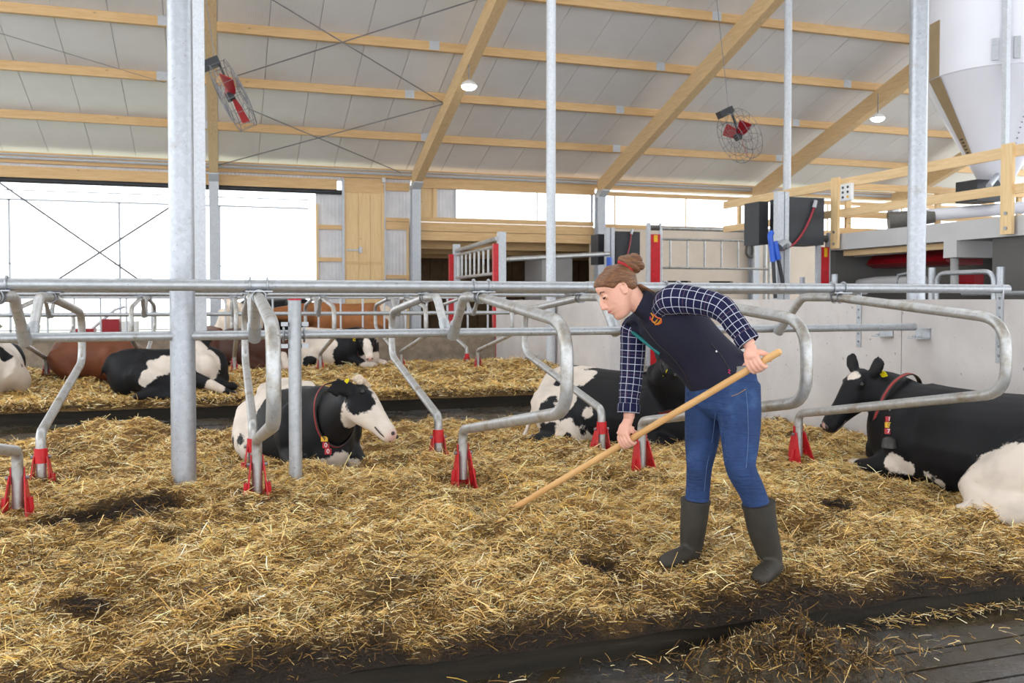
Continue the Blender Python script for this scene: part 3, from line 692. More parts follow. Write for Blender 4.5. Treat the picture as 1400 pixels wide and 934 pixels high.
def remesh(mb, vox, smooth=6, lam=.5):
    me = mb.mesh('tmp'); o = bpy.data.objects.new('tmp', me); COL.objects.link(o)
    md = o.modifiers.new('r', 'REMESH'); md.mode = 'VOXEL'; md.voxel_size = vox
    if smooth:
        sm = o.modifiers.new('s', 'SMOOTH'); sm.factor = lam; sm.iterations = smooth
    dg = bpy.context.evaluated_depsgraph_get(); out = bpy.data.meshes.new_from_object(o.evaluated_get(dg))
    bpy.data.objects.remove(o, do_unlink=True); out.polygons.foreach_set('use_smooth', [True]*len(out.polygons)); return out
def mesh_np(me):
    V = np.empty(len(me.vertices)*3); me.vertices.foreach_get('co', V); return V.reshape(-1, 3)
def hit(bvh, u, v):
    d = ray(u, v); d = d/np.linalg.norm(d); h = bvh.ray_cast(Vector(_C), Vector(d)); return None if h[0] is None else np.array(h[0])
def wpart(mb, name, mat, root, parent=None, smooth=50):
    o = mb.build(name, mat, root if parent is None else parent, smooth); o.data.transform(Matrix.Translation(-root.location)); return o

TRUNK = [(-.93, .40, .10, .13), (-.87, .40, .22, .26), (-.74, .40, .32, .36), (-.5, .39, .40, .39), (-.2, .38, .455, .38), (.15, .38, .43, .38), (.45, .39, .35, .385), (.68, .41, .27, .35), (.84, .42, .19, .27), (.93, .43, .09, .15)]
HEADT = [0, .05, .13, .22, .31, .40, .47, .52, .545]
HTOP = [.085, .115, .125, .105, .080, .062, .052, .035, .005]
HBOT = [-.05, -.12, -.155, -.145, -.115, -.092, -.088, -.075, -.04]
HWID = [.075, .105, .118, .100, .080, .073, .078, .070, .035]
def build_head(mb, P, a, n, k=1.0, ear_dir=(.25, .05), ears=(1, 1)):
    a = nrm(a); s = nrm(np.cross(n, a)); n = nrm(np.cross(a, s))          # s = the cow's left
    c = [P + a*t*k + n*(tp + bt)/2*k for t, tp, bt in zip(HEADT, HTOP, HBOT)]
    rings = []
    for q, tp, bt, wd in zip(c, HTOP, HBOT, HWID):
        h = (tp - bt)/2*k; ring = []
        for j in range(20):
            an = 2*math.pi*j/20; cc, dd = math.cos(an), math.sin(an)
            ww = wd*k*(1 - .18*max(0, -dd))
            ring.append(q + s*math.copysign(abs(cc)**.85, cc)*ww + n*math.copysign(abs(dd)**.85, dd)*h)
        rings.append(np.array(ring))
    mb.loft(rings)
    for sd, on in ((1, ears[0]), (-1, ears[1])):
        if not on: continue
        b = P + a*.03*k + s*sd*.085*k + n*.045*k
        dr = nrm(s*sd - a*ear_dir[0] + n*ear_dir[1])
        pts = [b, b + dr*.05*k, b + dr*.11*k - a*.01*k, b + dr*.165*k - n*.01*k, b + dr*.21*k - n*.02*k]
        mb.tube(catmull(pts, 2), [tuple(x) for x in catmull([(.03*k, .024*k), (.06*k, .024*k), (.078*k, .02*k), (.062*k, .017*k), (.018*k, .01*k)], 2)], 10, up=nrm(a*.6 + n*.8))
        # eye socket ridge
    for sd in (1, -1): mb.sphere(P + a*.135*k + s*sd*.098*k + n*.065*k, .034*k)
    return s, n
def leg(mb, pts, rad, up=(0, 0, 1)): mb.tube(catmull(pts, 4), [float(x[0]) for x in catmull([[r] for r in rad], 4)], 12, up=up)

def make_cow(name, label, mat, pos, heading, sc, poll, hdir, hup, roll=0., neck_drop=0., hind_side=1, hs=1.0, paint=(), pink=(), lpaint=(), vox=.017, base_dark=-.5, collar=None, tags=(1, 1), ear_dir=(.25, .05), front=True, standing=False, tailside=1, tuft=False, tagk=.85, extra=None, neckpts=None):
    ch, shh = math.cos(heading), math.sin(heading); cr, sr = math.cos(roll), math.sin(roll); pos = np.asarray(pos, float)
    def L(x, y, z):
        y2, z2 = y*cr - (z - .38)*sr, y*sr + (z - .38)*cr + .38
        if standing: y2, z2 = y, z
        return pos + sc*np.array([ch*x - shh*y2, shh*x + ch*y2, z2])
    root = thing(name, label, 'cow', pos); mb = MB()
    lift = .62 if standing else 0
    rings = []
    for x, zc, hw, hh in [tuple(q) for q in catmull(TRUNK, 3)]:
        ring = []
        if standing: hw *= .82
        for j in range(24):
            a = 2*math.pi*j/24; c, d = math.cos(a), math.sin(a); e = 2/2.3
            top = 1.0 if d < 0 else 1 - .20*abs(c)
            ring.append(L(x, math.copysign(abs(c)**e, c)*hw*(1 - .22*max(0, d)), zc + lift + math.copysign(abs(d)**e, d)*hh*1.0))
        rings.append(np.array(ring))
    mb.loft(rings)
    for s in (1, -1):
        mb.sphere(L(-.50, s*.20, .655 + lift), .10*sc); mb.sphere(L(.50, s*.20, .40 + lift), (.2*sc, .2*sc, .28*sc))
    mb.sphere(L(-.84, 0, .655 + lift), .075*sc)
    mb.sphere(L(.80, 0, .24 + lift), .17*sc)
    P = np.asarray(poll, float); a = nrm(hdir); n0 = np.asarray(hup, float); s_ = nrm(np.cross(n0, a)); n_ = nrm(np.cross(a, s_))
    base = L(.62, 0, .50 + lift); bm_ = P + a*.06*hs - n_*.04*hs
    mid = (base + bm_)/2 + np.array([0, 0, .02 - neck_drop])
    npts = [L(.40, 0, .44 + lift), base, mid, bm_] if neckpts is None else [L(.40, 0, .44 + lift), base] + [np.asarray(q) for q in neckpts] + [bm_]
    if neckpts is None: nr = [(.26*sc, .34*sc), (.215*sc, .31*sc), (.145*sc, .22*sc), (.10*hs, .135*hs)]
    else: nr = [(.26*sc, .34*sc), (.215*sc, .31*sc)] + [(.145*sc, .215*sc)]*len(neckpts) + [(.10*hs, .135*hs)]
    NP = catmull(npts, 5); NRd = catmull(nr, 5)
    nrings = tube_rings(NP, [tuple(x) for x in NRd], 16); mb.loft(nrings)
    s_, n_ = build_head(mb, P, a, n_, hs, ear_dir)
    if not standing:
        if front:
            for s in (1, -1):
                leg(mb, [L(.52, s*.24, .22), L(.78, s*.25, .12), L(.98, s*.22, .10), L(.90, s*.17, .05), L(.70, s*.14, .045)], [x*sc for x in (.13, .095, .07, .05, .045)])
        h = hind_side
        leg(mb, [L(-.62, h*.25, .45), L(-.40, h*.40, .30), L(-.16, h*.50, .17), L(-.42, h*.56, .10), L(-.66, h*.58, .075), L(-.42, h*.63, .05), L(-.20, h*.65, .045), L(-.10, h*.65, .045)], [x*sc for x in (.22, .21, .13, .10, .065, .05, .055, .05)])
        leg(mb, [L(-.62, -h*.25, .42), L(-.35, -h*.38, .25), L(-.15, -h*.42, .14), L(-.4, -h*.42, .07)], [x*sc for x in (.22, .19, .12, .06)])
        if pink: mb.sphere(L(-.50, h*.34, .13), (.17*sc, .17*sc, .12*sc))
        leg(mb, [L(-.90, 0, .66), L(-1.0, tailside*.06, .45), L(-1.0, tailside*.2, .15), L(-.92, tailside*.36, .04)], [x*sc for x in (.04, .028, .024, .035)])
    else:
        for s in (1, -1):
            leg(mb, [L(.52, s*.20, .80), L(.55, s*.19, .52), L(.53, s*.18, .36), L(.53, s*.18, .10), L(.56, s*.18, .02)], [x*sc for x in (.15, .085, .06, .045, .055)])
            leg(mb, [L(-.62, s*.22, .95), L(-.55, s*.24, .70), L(-.72, s*.2, .48), L(-.68, s*.2, .12), L(-.62, s*.2, .02)], [x*sc for x in (.22, .15, .07, .045, .055)])
        if pink: mb.sphere(L(-.42, 0, .60), (.2*sc, .2*sc, .16*sc))
        leg(mb, [L(-.90, 0, 1.28), L(-1.0, 0, 1.0), L(-1.0, 0, .6), L(-.99, 0, .42)], [x*sc for x in (.04, .025, .02, .035)])
    if extra: extra(mb, L, sc)
    me = remesh(mb, vox, 5)
    bvh = BVHTree.FromPolygons([v.co.copy() for v in me.vertices], [tuple(p.vertices) for p in me.polygons])
    V = mesh_np(me); f = np.full(len(V), base_dark)
    def apply(kind, c, r):
        nonlocal f
        r = np.asarray(r if hasattr(r, '__len__') else (r, r, r)); rm = r.min()
        d = (1 - np.linalg.norm((V - c)/r, axis=1))*rm
        f = np.maximum(f, d) if kind == 'b' else np.minimum(f, -d)
    for k in lpaint:     # (kind, where, ...) in body or head coordinates
        if k[1] == 'L': apply(k[0], L(*k[2]), k[3])
        else: apply(k[0], P + a*k[2][0]*hs + s_*k[2][1]*hs + n_*k[2][2]*hs, k[3])
    for kind, u, v, r in paint:
        c = hit(bvh, u, v)
        if c is not None: apply(kind, c, r)
    pk = np.zeros(len(V))
    mz = P + a*.54*hs
    pk = np.maximum(pk, np.clip(1.6 - np.linalg.norm(V - mz, axis=1)/(.055*hs), 0, 1)*.8)
    for k in pink:
        c = L(*k[0]); pk = np.maximum(pk, np.clip(1.5 - np.linalg.norm(V - c, axis=1)/(k[1]*sc), 0, 1))
    for nm_, arr in (('dark', f), ('pink', pk)):
        at = me.attributes.new(nm_, 'FLOAT', 'POINT'); at.data.foreach_set('value', arr.astype(np.float32))
    me.transform(Matrix.Translation(-Vector(pos))); me.materials.append(MATS[mat]); body = obj('body', me, root)
    # eyes, nostrils, ear tags, collar
    for sd in (1, -1):
        wpart(MB().sphere(P + a*.135*hs + s_*sd*.118*hs + n_*.062*hs, .019*hs), 'eye', 'eye_black', root)
        wpart(MB().sphere(P + a*.527*hs + s_*sd*.038*hs + n_*.010*hs, .016*hs), 'nostril', 'nostril', root)
    if vox < .02: wpart(MB().tube(catmull([P + (a*.40 - s_*.070 - n_*.052)*hs, P + (a*.48 - s_*.066 - n_*.055)*hs, P + (a*.535 - n_*.045)*hs, P + (a*.48 + s_*.066 - n_*.055)*hs, P + (a*.40 + s_*.070 - n_*.052)*hs], 4), .0055*hs, 6), 'mouth', 'nostril', root)
    for sd, on in ((1, tags[0]), (-1, tags[1])):
        if on:
            e = P + a*.03*hs + s_*sd*.19*hs + n_*.045*hs - a*.19*ear_dir[0]*.6*hs
            tn = nrm(a*.75 + n_*.2 + s_*sd*.35); tx = nrm(np.cross(n_, tn)); ty = np.cross(tn, tx); c = e + tn*.028*hs - ty*.01
            pr = [(-.028, -.035), (.028, -.035), (.03, .012), (.012, .02), (.012, .04), (-.012, .04), (-.012, .02), (-.03, .012)]
            q = MB(); q.add([c + tx*x*hs*tagk + ty*y*hs*tagk + tn*z for z in (-.003, .003) for x, y in pr], [tuple(range(8)), tuple(range(8, 16))] + [(i, (i + 1) % 8, 8 + (i + 1) % 8, 8 + i) for i in range(8)])
            o = wpart(q, 'ear_tag', 'ear_yellow', root, smooth=None); o['label'] = 'yellow ear tag'
    if collar:
        fr, loose, wdt, tilt = collar; i = int(fr*(len(NP) - 1)); i = min(max(i, 1), len(NP) - 2)
        t = nrm(NP[i + 1] - NP[i - 1]); ring0 = nrings[i]; ce = ring0.mean(0)
        t2 = t if not tilt else nrm(t*np.array([1, 1, .3])); outs = []
        for j in range(len(ring0)):
            r0 = ring0[j] - ce; rl_ = np.linalg.norm(r0); rd0 = r0/rl_; up = max(0, rd0[2])
            hh_ = bvh.ray_cast(Vector(ce + rd0*rl_*2.0), Vector(-rd0)); dist = np.linalg.norm(np.array(hh_[0]) - ce) if hh_[0] is not None else rl_
            dist = min(max(dist, rl_), rl_*1.55); q = ce + rd0*(dist + .008 + loose*up**2); q = q + nrm(t*np.array([1, 1, 0]))*tilt*(q[2] - ce[2])
            outs.append(q)
        outs = catmull(outs + [outs[0]], 3)[:-1]; rings = []
        for q in outs:
            rd = nrm(q - ce); rings.append(np.array([q - t2*wdt/2, q + t2*wdt/2, q + t2*wdt/2 + rd*.006, q - t2*wdt/2 + rd*.006]))
        col = wpart(MB().loft(rings, closed=True), 'collar', 'leather', root, smooth=30)
        rings = []
        for q in outs:
            rd = nrm(q - ce); rings.append(np.array([q - t2*wdt*.22 + rd*.004, q + t2*wdt*.22 + rd*.004, q + t2*wdt*.22 + rd*.0085, q - t2*wdt*.22 + rd*.0085]))
        wpart(MB().loft(rings, closed=True), 'red_stripe', 'strap_red', root, col, smooth=30)
        root['_collar'] = 1; del root['_collar']
        make_cow.last = (outs, ce, t2, col, root)
    if tuft:
        q = MB(); r = np.random.default_rng(3)
        tc = P + n_*.085*hs - a*.005*hs
        for _ in range(26): q.sphere(tc + s_*r.uniform(-.075, .075)*hs + a*r.uniform(-.03, .035)*hs + n_*r.uniform(0, .04)*hs, r.uniform(.022, .034)*hs, 8, 5)
        tm = remesh(q, .008, 3); tm.transform(Matrix.Translation(-root.location)); tm.materials.append(MATS['tuft']); o = obj('forelock', tm, root); o['label'] = 'curly cream tuft between the ears'
    make_cow.head = (P, a, s_, n_); make_cow.bvh = bvh
    return root
def hdg(r, f): v = _R*r + FH*f; return math.atan2(v[1], v[0])
def cdir(r, f, z): return _R*r + FH*f + ZU*z
def number_tags(root, col, spec, face, bvh):
    # spec: list of (u, v, D, size px, mat, text, textmat)
    fn = nrm(face)
    for u, v, D, wpx, hpx, mt, txt, tm in spec:
        hp_ = hit(bvh, u, v); c = (hp_ if hp_ is not None else atD(u, v, D)) + fn*.018; D = float((c - _C) @ _F); x = nrm(np.cross(ZU, fn)); y = np.cross(fn, x); w_ = wpx*D/FPX/2; h_ = hpx*D/FPX/2
        o = MB().obox(c, x*w_, y*h_, fn*.008).build('number_block', mt, col, smooth=None); o.data.transform(Matrix.Translation(-root.location))
        if txt:
            M = Matrix((( x[0], y[0], fn[0], c[0] + fn[0]*.009 - root.location.x), (x[1], y[1], fn[1], c[1] + fn[1]*.009 - root.location.y), (x[2], y[2], fn[2], c[2] + fn[2]*.009 - root.location.z), (0, 0, 0, 1)))
            textmesh('number', txt, h_*2.1, tm, col, M)

# --- cow by the slim post
c1 = make_cow('cow', 'black and white cow with white face lying just right of the slim upright post', 'cow_bw', (.60, 7.0, .03), hdg(.50, -.86), .83,
    atD(482, 537, 5.95), cdir(.66, -.50, -.55), cdir(.62, .15, .62), hs=.88, neck_drop=.05, ear_dir=(.30, -1.0), tags=(0, 1), tagk=.5, tuft=True, collar=(.60, .035, .045, 0),
    lpaint=[('b', 'L', (.52, 0, .35), .62), ('w', 'L', (.95, 0, .02), .22), ('w', 'L', (-.1, .1, .80), (.30, .2, .16)),
            ('b', 'H', (-.04, 0, 0), .26), ('w', 'H', (.30, 0, -.10), .22), ('w', 'H', (.47, 0, 0), .25), ('w', 'H', (.12, .02, .14), (.10, .10, .10)), ('b', 'H', (.15, -.13, .0), .115), ('b', 'H', (.05, -.13, .02), .11), ('b', 'H', (.08, .16, .03), .10)],
    paint=[('b', 328, 600, .05), ('b', 318, 605, .05), ('b', 420, 545, .10), ('b', 430, 600, .16), ('w', 405, 524, .04), ('w', 345, 560, .10)])
outs, ce, t2, col, rt = make_cow.last
number_tags(c1, col, [(444, 600, 5.62, 9, 7, 'tag_yellow', '9', 'text_dark'), (446, 608.5, 5.62, 9, 8, 'tag_red', '0', 'text_white'), (449, 617, 5.62, 9, 8, 'tag_red', '0', 'text_white')], cdir(.1, -1, .1), make_cow.bvh)
# --- cow behind the woman
c2 = make_cow('cow', 'black and white cow lying behind the woman, its spotted rump to the left', 'cow_bw', (3.28, 6.95, .0), hdg(.70, -.71), .93,
    atD(897, 502, 6.9), cdir(.70, .10, -.55), cdir(.4, -.2, .8), hs=.9, tags=(0, 1), ear_dir=(.2, .1), collar=(.62, .04, .03, 0), tailside=-1, hind_side=-1,
    lpaint=[('b', 'L', (.30, 0, .38), (.72, .7, .62)), ('b', 'H', (.2, 0, 0), .5), ('w', 'H', (.12, 0, .13), .07)],
    paint=[('w', 795, 515, .13), ('w', 770, 545, .14), ('w', 778, 590, .13), ('w', 800, 600, .08), ('b', 740, 605, .17), ('b', 775, 600, .06), ('b', 745, 560, .09), ('b', 762, 525, .05), ('b', 785, 500, .05), ('w', 737, 582, .03), ('w', 733, 530, .07), ('w', 722, 545, .05), ('w', 803, 565, .045), ('b', 752, 585, .06), ('b', 768, 560, .05), ('b', 755, 545, .05), ('b', 790, 575, .05), ('b', 796, 590, .03)])
# --- black cow at the right wall
c3 = make_cow('cow', 'black cow with number collar 107 lying against the concrete wall at right', 'cow_bw', (4.72, 4.40, .02), hdg(-.56, .83), .93,
    atD(1190, 513, 6.45), cdir(-.66, -.10, -.72), cdir(-.55, -.1, .70), hs=.97, ear_dir=(.55, .55), tags=(1, 0), collar=(.54, .10, .038, .45), base_dark=.5, pink=[((-.50, .34, .13), .17)], hind_side=1,
    lpaint=[('w', 'L', (-.50, .52, .12), (.40, .40, .38)), ('w', 'H', (.53, 0, .02), .03), ('w', 'H', (.11, .02, .125), (.045, .045, .045)), ('w', 'L', (1.0, .25, .10), .12)],
    paint=[('w', 1222, 634, .07), ('w', 1240, 640, .05), ('w', 1268, 650, .035), ('w', 1285, 660, .045), ('w', 1325, 530, .012)])
outs, ce, t2, col, rt = make_cow.last
number_tags(c3, col, [(1214, 573, 5.95, 9, 7.5, 'tag_red', '1', 'text_white'), (1213.5, 581, 5.95, 9, 7.5, 'tag_yellow', '0', 'text_dark'), (1213, 589.5, 5.95, 9, 7.5, 'tag_red', '7', 'text_white'), (1218, 559, 5.95, 8, 6, 'sensor', None, None)], cdir(-.1, -1, .1), make_cow.bvh)
q = MB(); bc = hit(make_cow.bvh, 1211.5, 603) - FH*.05; q.tube([bc + ZU*.035, bc + ZU*.02, bc - ZU*.035], [.02, .042, .05], 14); o = wpart(q, 'bell', 'bell_dark', c3, col); o['label'] = 'dark hanging bell'
# --- cows of the far bed
make_cow('cow', 'white cow rump cut by the left edge of the photo, far bed', 'cow_bw', (-2.85, 12.8, .08), hdg(-.35, .93), 1.0, np.array([-3.1, 13.9, .9]), (-.5, .5, -.5), (0, 0, 1), vox=.035, tags=(0, 0), paint=[('b', 30, 500, .03), ('b', 3, 483, .12)], lpaint=[('b', 'L', (.6, 0, .5), .45)])
make_cow('cow', 'reddish brown cow lying at far left, ear tag towards the big post', 'cow_brown', (-1.62, 13.4, .20), hdg(.86, -.3), .78, atD(163, 471, 12.4), cdir(.75, .1, -.5), cdir(.3, 0, .9), hs=.9, vox=.03, tags=(0, 1), base_dark=.5, collar=None, paint=[])
make_cow('cow', 'black cow with a white side patch lying behind the large left post', 'cow_bw', (-.62, 12.2, .08), hdg(.78, .58), .80, atD(264, 470, 11.7), cdir(.50, -.50, -.66), cdir(.35, -.4, .75), hs=.95, vox=.028, tags=(0, 0), base_dark=.5, hind_side=-1,
    lpaint=[('w', 'H', (.42, 0, 0), .22), ('w', 'H', (.16, 0, .12), .11)],
    paint=[('w', 215, 503, .14), ('w', 228, 497, .12), ('w', 202, 515, .09), ('w', 196, 522, .05), ('w', 295, 528, .12), ('w', 285, 540, .08), ('b', 292, 537, .03)],
    extra=lambda mb, L, sc: leg(mb, [L(.2, -.45, .3), L(.45, -.62, .2), L(.72, -.72, .06), L(.85, -.76, .04)], [.14*sc, .09*sc, .06*sc, .05*sc]))
make_cow('cow', 'dark brown cow with red collar lying behind the slim upright post', 'cow_darkbrown', (.42, 14.6, .2), hdg(.55, -.6), .85, atD(383, 470, 13.6), cdir(.35, -.45, -.75), cdir(.1, -.6, .5), hs=.9, vox=.03, tags=(0, 0), base_dark=.5, collar=(.6, .02, .05, 0), lpaint=[('w', 'L', (.95, .2, .08), .22), ('w', 'H', (.3, 0, .1), .06)])
make_cow('cow', 'small brown and white cow head looking out beside the far square post', 'cow_brown', (-.28, 15.9, .2), hdg(.1, -1), .85, atD(299, 472, 14.6), cdir(-.1, -.65, -.7), cdir(0, -.6, .6), hs=.85, vox=.03, tags=(0, 0), base_dark=.5, lpaint=[('w', 'H', (.45, 0, 0), .2), ('w', 'H', (.2, 0, .12), .06)])
make_cow('cow', 'far spotted cow with white blaze and two yellow ear tags facing the camera', 'cow_bw', (1.72, 14.45, .2), hdg(.80, -.25), .86, atD(500, 462, 13.6), cdir(.25, -.70, -.66), cdir(.05, -.5, .7), hs=.88, vox=.024, tags=(1, 1), ear_dir=(.1, .15), collar=(.6, .0, .03, 0), tailside=-1, hind_side=-1,
    lpaint=[('b', 'L', (.50, 0, .35), .42), ('b', 'H', (.05, 0, -.05), .27), ('w', 'H', (.2, 0, .14), (.07, .07, .12)), ('w', 'H', (.5, 0, 0), .22), ('w', 'L', (.8, 0, .05), .28)],
    paint=[('b', 424, 497, .12), ('w', 455, 470, .08), ('b', 468, 472, .03), ('w', 440, 480, .1)])
make_cow('cow', 'tan brown cow standing behind the far rails', 'cow_tan', (2.75, 20.0, -.15), hdg(-.98, -.05), 1.0, atD(372, 425, 19.0), cdir(-.6, 0, -.6), cdir(-.3, 0, .9), vox=.035, tags=(0, 0), base_dark=.5, standing=True, lpaint=[('w', 'L', (-.9, 0, 1.2), .25), ('w', 'L', (-.3, 0, .6), .3)])
make_cow('cow', 'pale cow standing with its rear and pink udder towards the camera', 'cow_tan', (.36, 18.45, -.15), hdg(-.05, 1), .95, np.array([.2, 19.4, 1.3]), (0, 1, -.3), (0, .3, 1), vox=.035, tags=(0, 0), base_dark=-.5, standing=True, pink=[((-.5, 0, .62), .22)], lpaint=[('b', 'L', (-.75, -.25, .8), .14)])
make_cow('cow', 'black cow standing behind the tan cow', 'cow_bw', (1.25, 21.9, -.12), hdg(-.9, .2), 1.06, atD(368, 430, 21.5), cdir(-.6, -.3, -.6), cdir(-.3, 0, .9), vox=.04, tags=(0, 0), base_dark=.5, standing=True)
# ================================================================== WOMAN WITH THE LONG HANDLE
J = atD
simple('skin', srgb(224, 168, 146), .5, 0, .06, 14); MATS['skin'].node_tree.nodes['Principled BSDF'].inputs['Subsurface Weight'].default_value = .08
simple('lips', srgb(190, 110, 105), .45); simple('brow', srgb(96, 66, 44), .8); simple('scrunchie', srgb(176, 14, 34), .75, 0, .25, 40, .6, 90, .01)
simple('vest', srgb(21, 21, 42), .85, 0, .2, 5, .25, 14, .02); simple('teal', srgb(18, 108, 108), .7); simple('belt', srgb(128, 122, 116), .7, 0, .3, 70)
simple('gold_thread', srgb(206, 146, 40), .5, 0, .2, 90); simple('orange_thread', srgb(214, 96, 36), .5, 0, .2, 90); simple('pink_thread', srgb(196, 36, 96), .5, 0, .15, 90)
simple('boot', srgb(46, 41, 34), .65, 0, .28, 7, .3, 30, .006)
m_wood('handle_wood', srgb(200, 150, 92), srgb(222, 178, 120), (1, 1, 1))
n = NT('hair'); v = n.coord('Object', (5, 5, 34)); g = n.noise(v, 6, 5, .65, .4)
n.base(n.ramp(g, [(.3, srgb(66, 38, 22)), (.5, srgb(108, 68, 40)), (.72, srgb(160, 110, 66))])); n.set(rough=.42); n.bump(g, .5, .01); MATS['hair'] = n.m
n = NT('denim'); v = n.coord(); tw = n.node('ShaderNodeTexWave'); tw.inputs['Scale'].default_value = 180; n.link(v, tw.inputs['Vector'])
big = n.noise(v, 6, 5, .6); c0 = n.ramp(big, [(.3, srgb(22, 44, 84)), (.55, srgb(33, 62, 110)), (.8, srgb(66, 98, 146))])
fold = n.noise(n.coord('Object', (3, 3, 14)), 3.2, 4, .6, .8)
n.base(n.mix(.03, c0, tw.outputs['Color'])); n.set(rough=.8, spec=.2); n.bump(n.math('ADD', fold, n.math('MULTIPLY', tw.outputs['Fac'], .03)), .55, .025); MATS['denim'] = n.m
n = NT('plaid'); uvn = n.node('ShaderNodeUVMap'); uvn.uv_map = 'UVMap'; sx = n.node('ShaderNodeSeparateXYZ'); n.link(uvn.outputs[0], sx.inputs[0])
def band(sock, per, wd, off=0):
    f = n.math('FRACT', n.math('DIVIDE', n.math('ADD', sock, off), per)); return n.math('LESS_THAN', f, wd/per)
g1 = n.math('MAXIMUM', band(sx.outputs[0], .036, .0028), band(sx.outputs[1], .034, .0028)); g2 = n.math('MAXIMUM', band(sx.outputs[0], .102, .0028, .017), band(sx.outputs[1], .102, .0028, .017))
c = n.mix(n.noise(n.coord(), 20, 3), srgb(16, 18, 46), srgb(28, 30, 66)); c = n.mix(n.math('MULTIPLY', g2, .22), c, srgb(170, 120, 140)); c = n.mix(n.math('MULTIPLY', g1, .85), c, srgb(196, 198, 212))
n.base(c); n.set(rough=.8, spec=.2); n.bump(n.noise(n.coord(), 14, 4, .6, .5), .5, .03); MATS['plaid'] = n.m

bootL, bootR = J(1048, 783, 4.14), J(943, 764, 4.32)
wo = thing('person', 'woman in navy vest, plaid shirt, jeans and rubber boots bending over a long handle', 'person', ((bootL[0] + bootR[0])/2, (bootL[1] + bootR[1])/2, .03))
def bpart(me, name, mat, parent=None):
    me.transform(Matrix.Translation(-wo.location)); me.materials.clear(); me.materials.append(MATS[mat]); return obj(name, me, wo if parent is None else parent)
def radii(r): return [tuple(x) if len(x) > 1 else float(x[0]) for x in r]
def limb(mb, pts, rad, n_=14, k=5, up=(0, 0, 1)): mb.tube(catmull(pts, k), radii(catmull([np.atleast_1d(r) for r in rad], k)), n_, up=up)

# joints
shL, elL, wrL = J(916, 411, 4.08), J(990, 422, 3.90), J(1026, 473, 3.83)
shR, elR, wrR = J(868, 446, 4.36), J(863, 516, 4.36), J(860, 572, 4.33)
hipL, knL, anL = J(1008, 534, 4.20), J(1013, 640, 4.12), J(1049, 757, 4.17)
hipR, knR, anR = J(966, 537, 4.34), J(956, 640, 4.28), J(943, 748, 4.33)
# the handle
h0, h1 = J(1067, 480, 3.74), J(680, 708, 5.02); ha = nrm(h1 - h0)
ht = thing('broom_handle', 'long pale wooden tool handle held by the woman, its end in the straw', 'tool', h1)
MB().tube([h0 - h1, h0 - h1 + ha*.01, h1*0 - ha*.0], [.011, .0155, .0165], 14).build('handle', 'handle_wood', ht)
MB().tube([-ha*.035, ha*.03], .0175, 12).build('ferrule', 'galv', ht)
def on_handle(u):
    # point of the handle seen at image column u
    lo, hi = 0., 1.
    for _ in range(40):
        mid = (lo + hi)/2; q = h0 + (h1 - h0)*mid - _C; uu = PCX + FPX*(q @ _R)/(q @ _F)
        if uu > u: lo = mid
        else: hi = mid
    return h0 + (h1 - h0)*lo
gL, gR = on_handle(1036), on_handle(859)

# ---- head (x forward, y left, z up in head axes)
hu = nrm(-.54*_R - .02*FH + .84*ZU); hf = nrm(-.84*_R - .10*FH - .54*ZU); hl = nrm(np.cross(hu, hf)); hf = np.cross(hl, hu); HO = J(846, 397, 4.17); HS = .95
def Hd(x, y, z): return HO + (hf*x + hl*y + hu*z)*HS
RZ = [(-.128, .070, .034, .020), (-.120, .086, .012, .038), (-.105, .092, -.006, .050), (-.088, .089, -.020, .057), (-.074, .095, -.032, .061), (-.064, .092, -.04, .063), (-.055, .098, -.05, .065), (-.040, .094, -.068, .068), (-.015, .094, -.088, .072), (.008, .091, -.098, .074), (.024, .092, -.103, .076), (.040, .099, -.106, .077), (.065, .097, -.104, .077), (.088, .082, -.094, .070), (.105, .060, -.075, .056), (.117, .030, -.048, .036), (.122, .005, -.02, .012)]
def headrings(infl, n_=28, rows=None):
    out = []
    for z, xf, xb, w_ in rows:
        cx = (xf + xb)/2; hx = (xf - xb)/2; ring = []
        for j in range(n_):
            a = 2*math.pi*j/n_; c, s = math.cos(a), math.sin(a)
            x = cx + hx*math.copysign(abs(c)**.92, c); y = w_*math.copysign(abs(s)**.9, s)*(1 - .16*max(0, c))
            e = infl(x, y, z) if callable(infl) else infl; q = np.array([x - cx, y, 0]); q = q/(np.linalg.norm(q) + 1e-9)
            ring.append(Hd(x + q[0]*e, y + q[1]*e, z))
        out.append(np.array(ring))
    return out
rows = [tuple(r) for r in catmull(RZ, 3)]
bd = MB(); bd.loft(headrings(0., 28, rows))
bd.tube([Hd(.088, 0, .026), Hd(.098, 0, .008), Hd(.113, 0, -.018), Hd(.118, 0, -.032), Hd(.095, 0, -.042)], [(.007, .008), (.008, .010), (.0105, .011), (.012, .011), (.011, .010)], 10, up=hu); bd.sphere(Hd(.096, 0, -.030), .013); bd.sphere(Hd(.090, 0, -.044), .012)
for s in (1, -1): bd.sphere(Hd(.101, s*.010, -.036), .007); bd.sphere(Hd(.046, s*.034, -.036), .026); bd.sphere(Hd(.080, s*.028, .040), .012); bd.sphere(Hd(.078, s*.032, .013), .0135)
for zz, rr in ((-.072, .0085), (-.057, .008)): bd.tube([Hd(.078, .026, zz + .001), Hd(.092, .012, zz), Hd(.095, 0, zz), Hd(.092, -.012, zz), Hd(.078, -.026, zz + .001)], [.003, rr*.8, rr, rr*.8, .003], 8, up=hu)
for s in (1, -1):   # ears
    er = [Hd(-.012 + .014*math.cos(a) - .008*math.sin(a)*.5, s*(.076 + .008*(math.cos(a) < 0)), .0 + .025*math.sin(a)) for a in np.linspace(0, 2*math.pi, 15)[:-1]]
    bd.tube(er, .005, 8, up=hl, closed=True); bd.sphere(Hd(-.010, s*.073, -.002), (.011, .011, .018))
neckB = J(884, 425, 4.20)
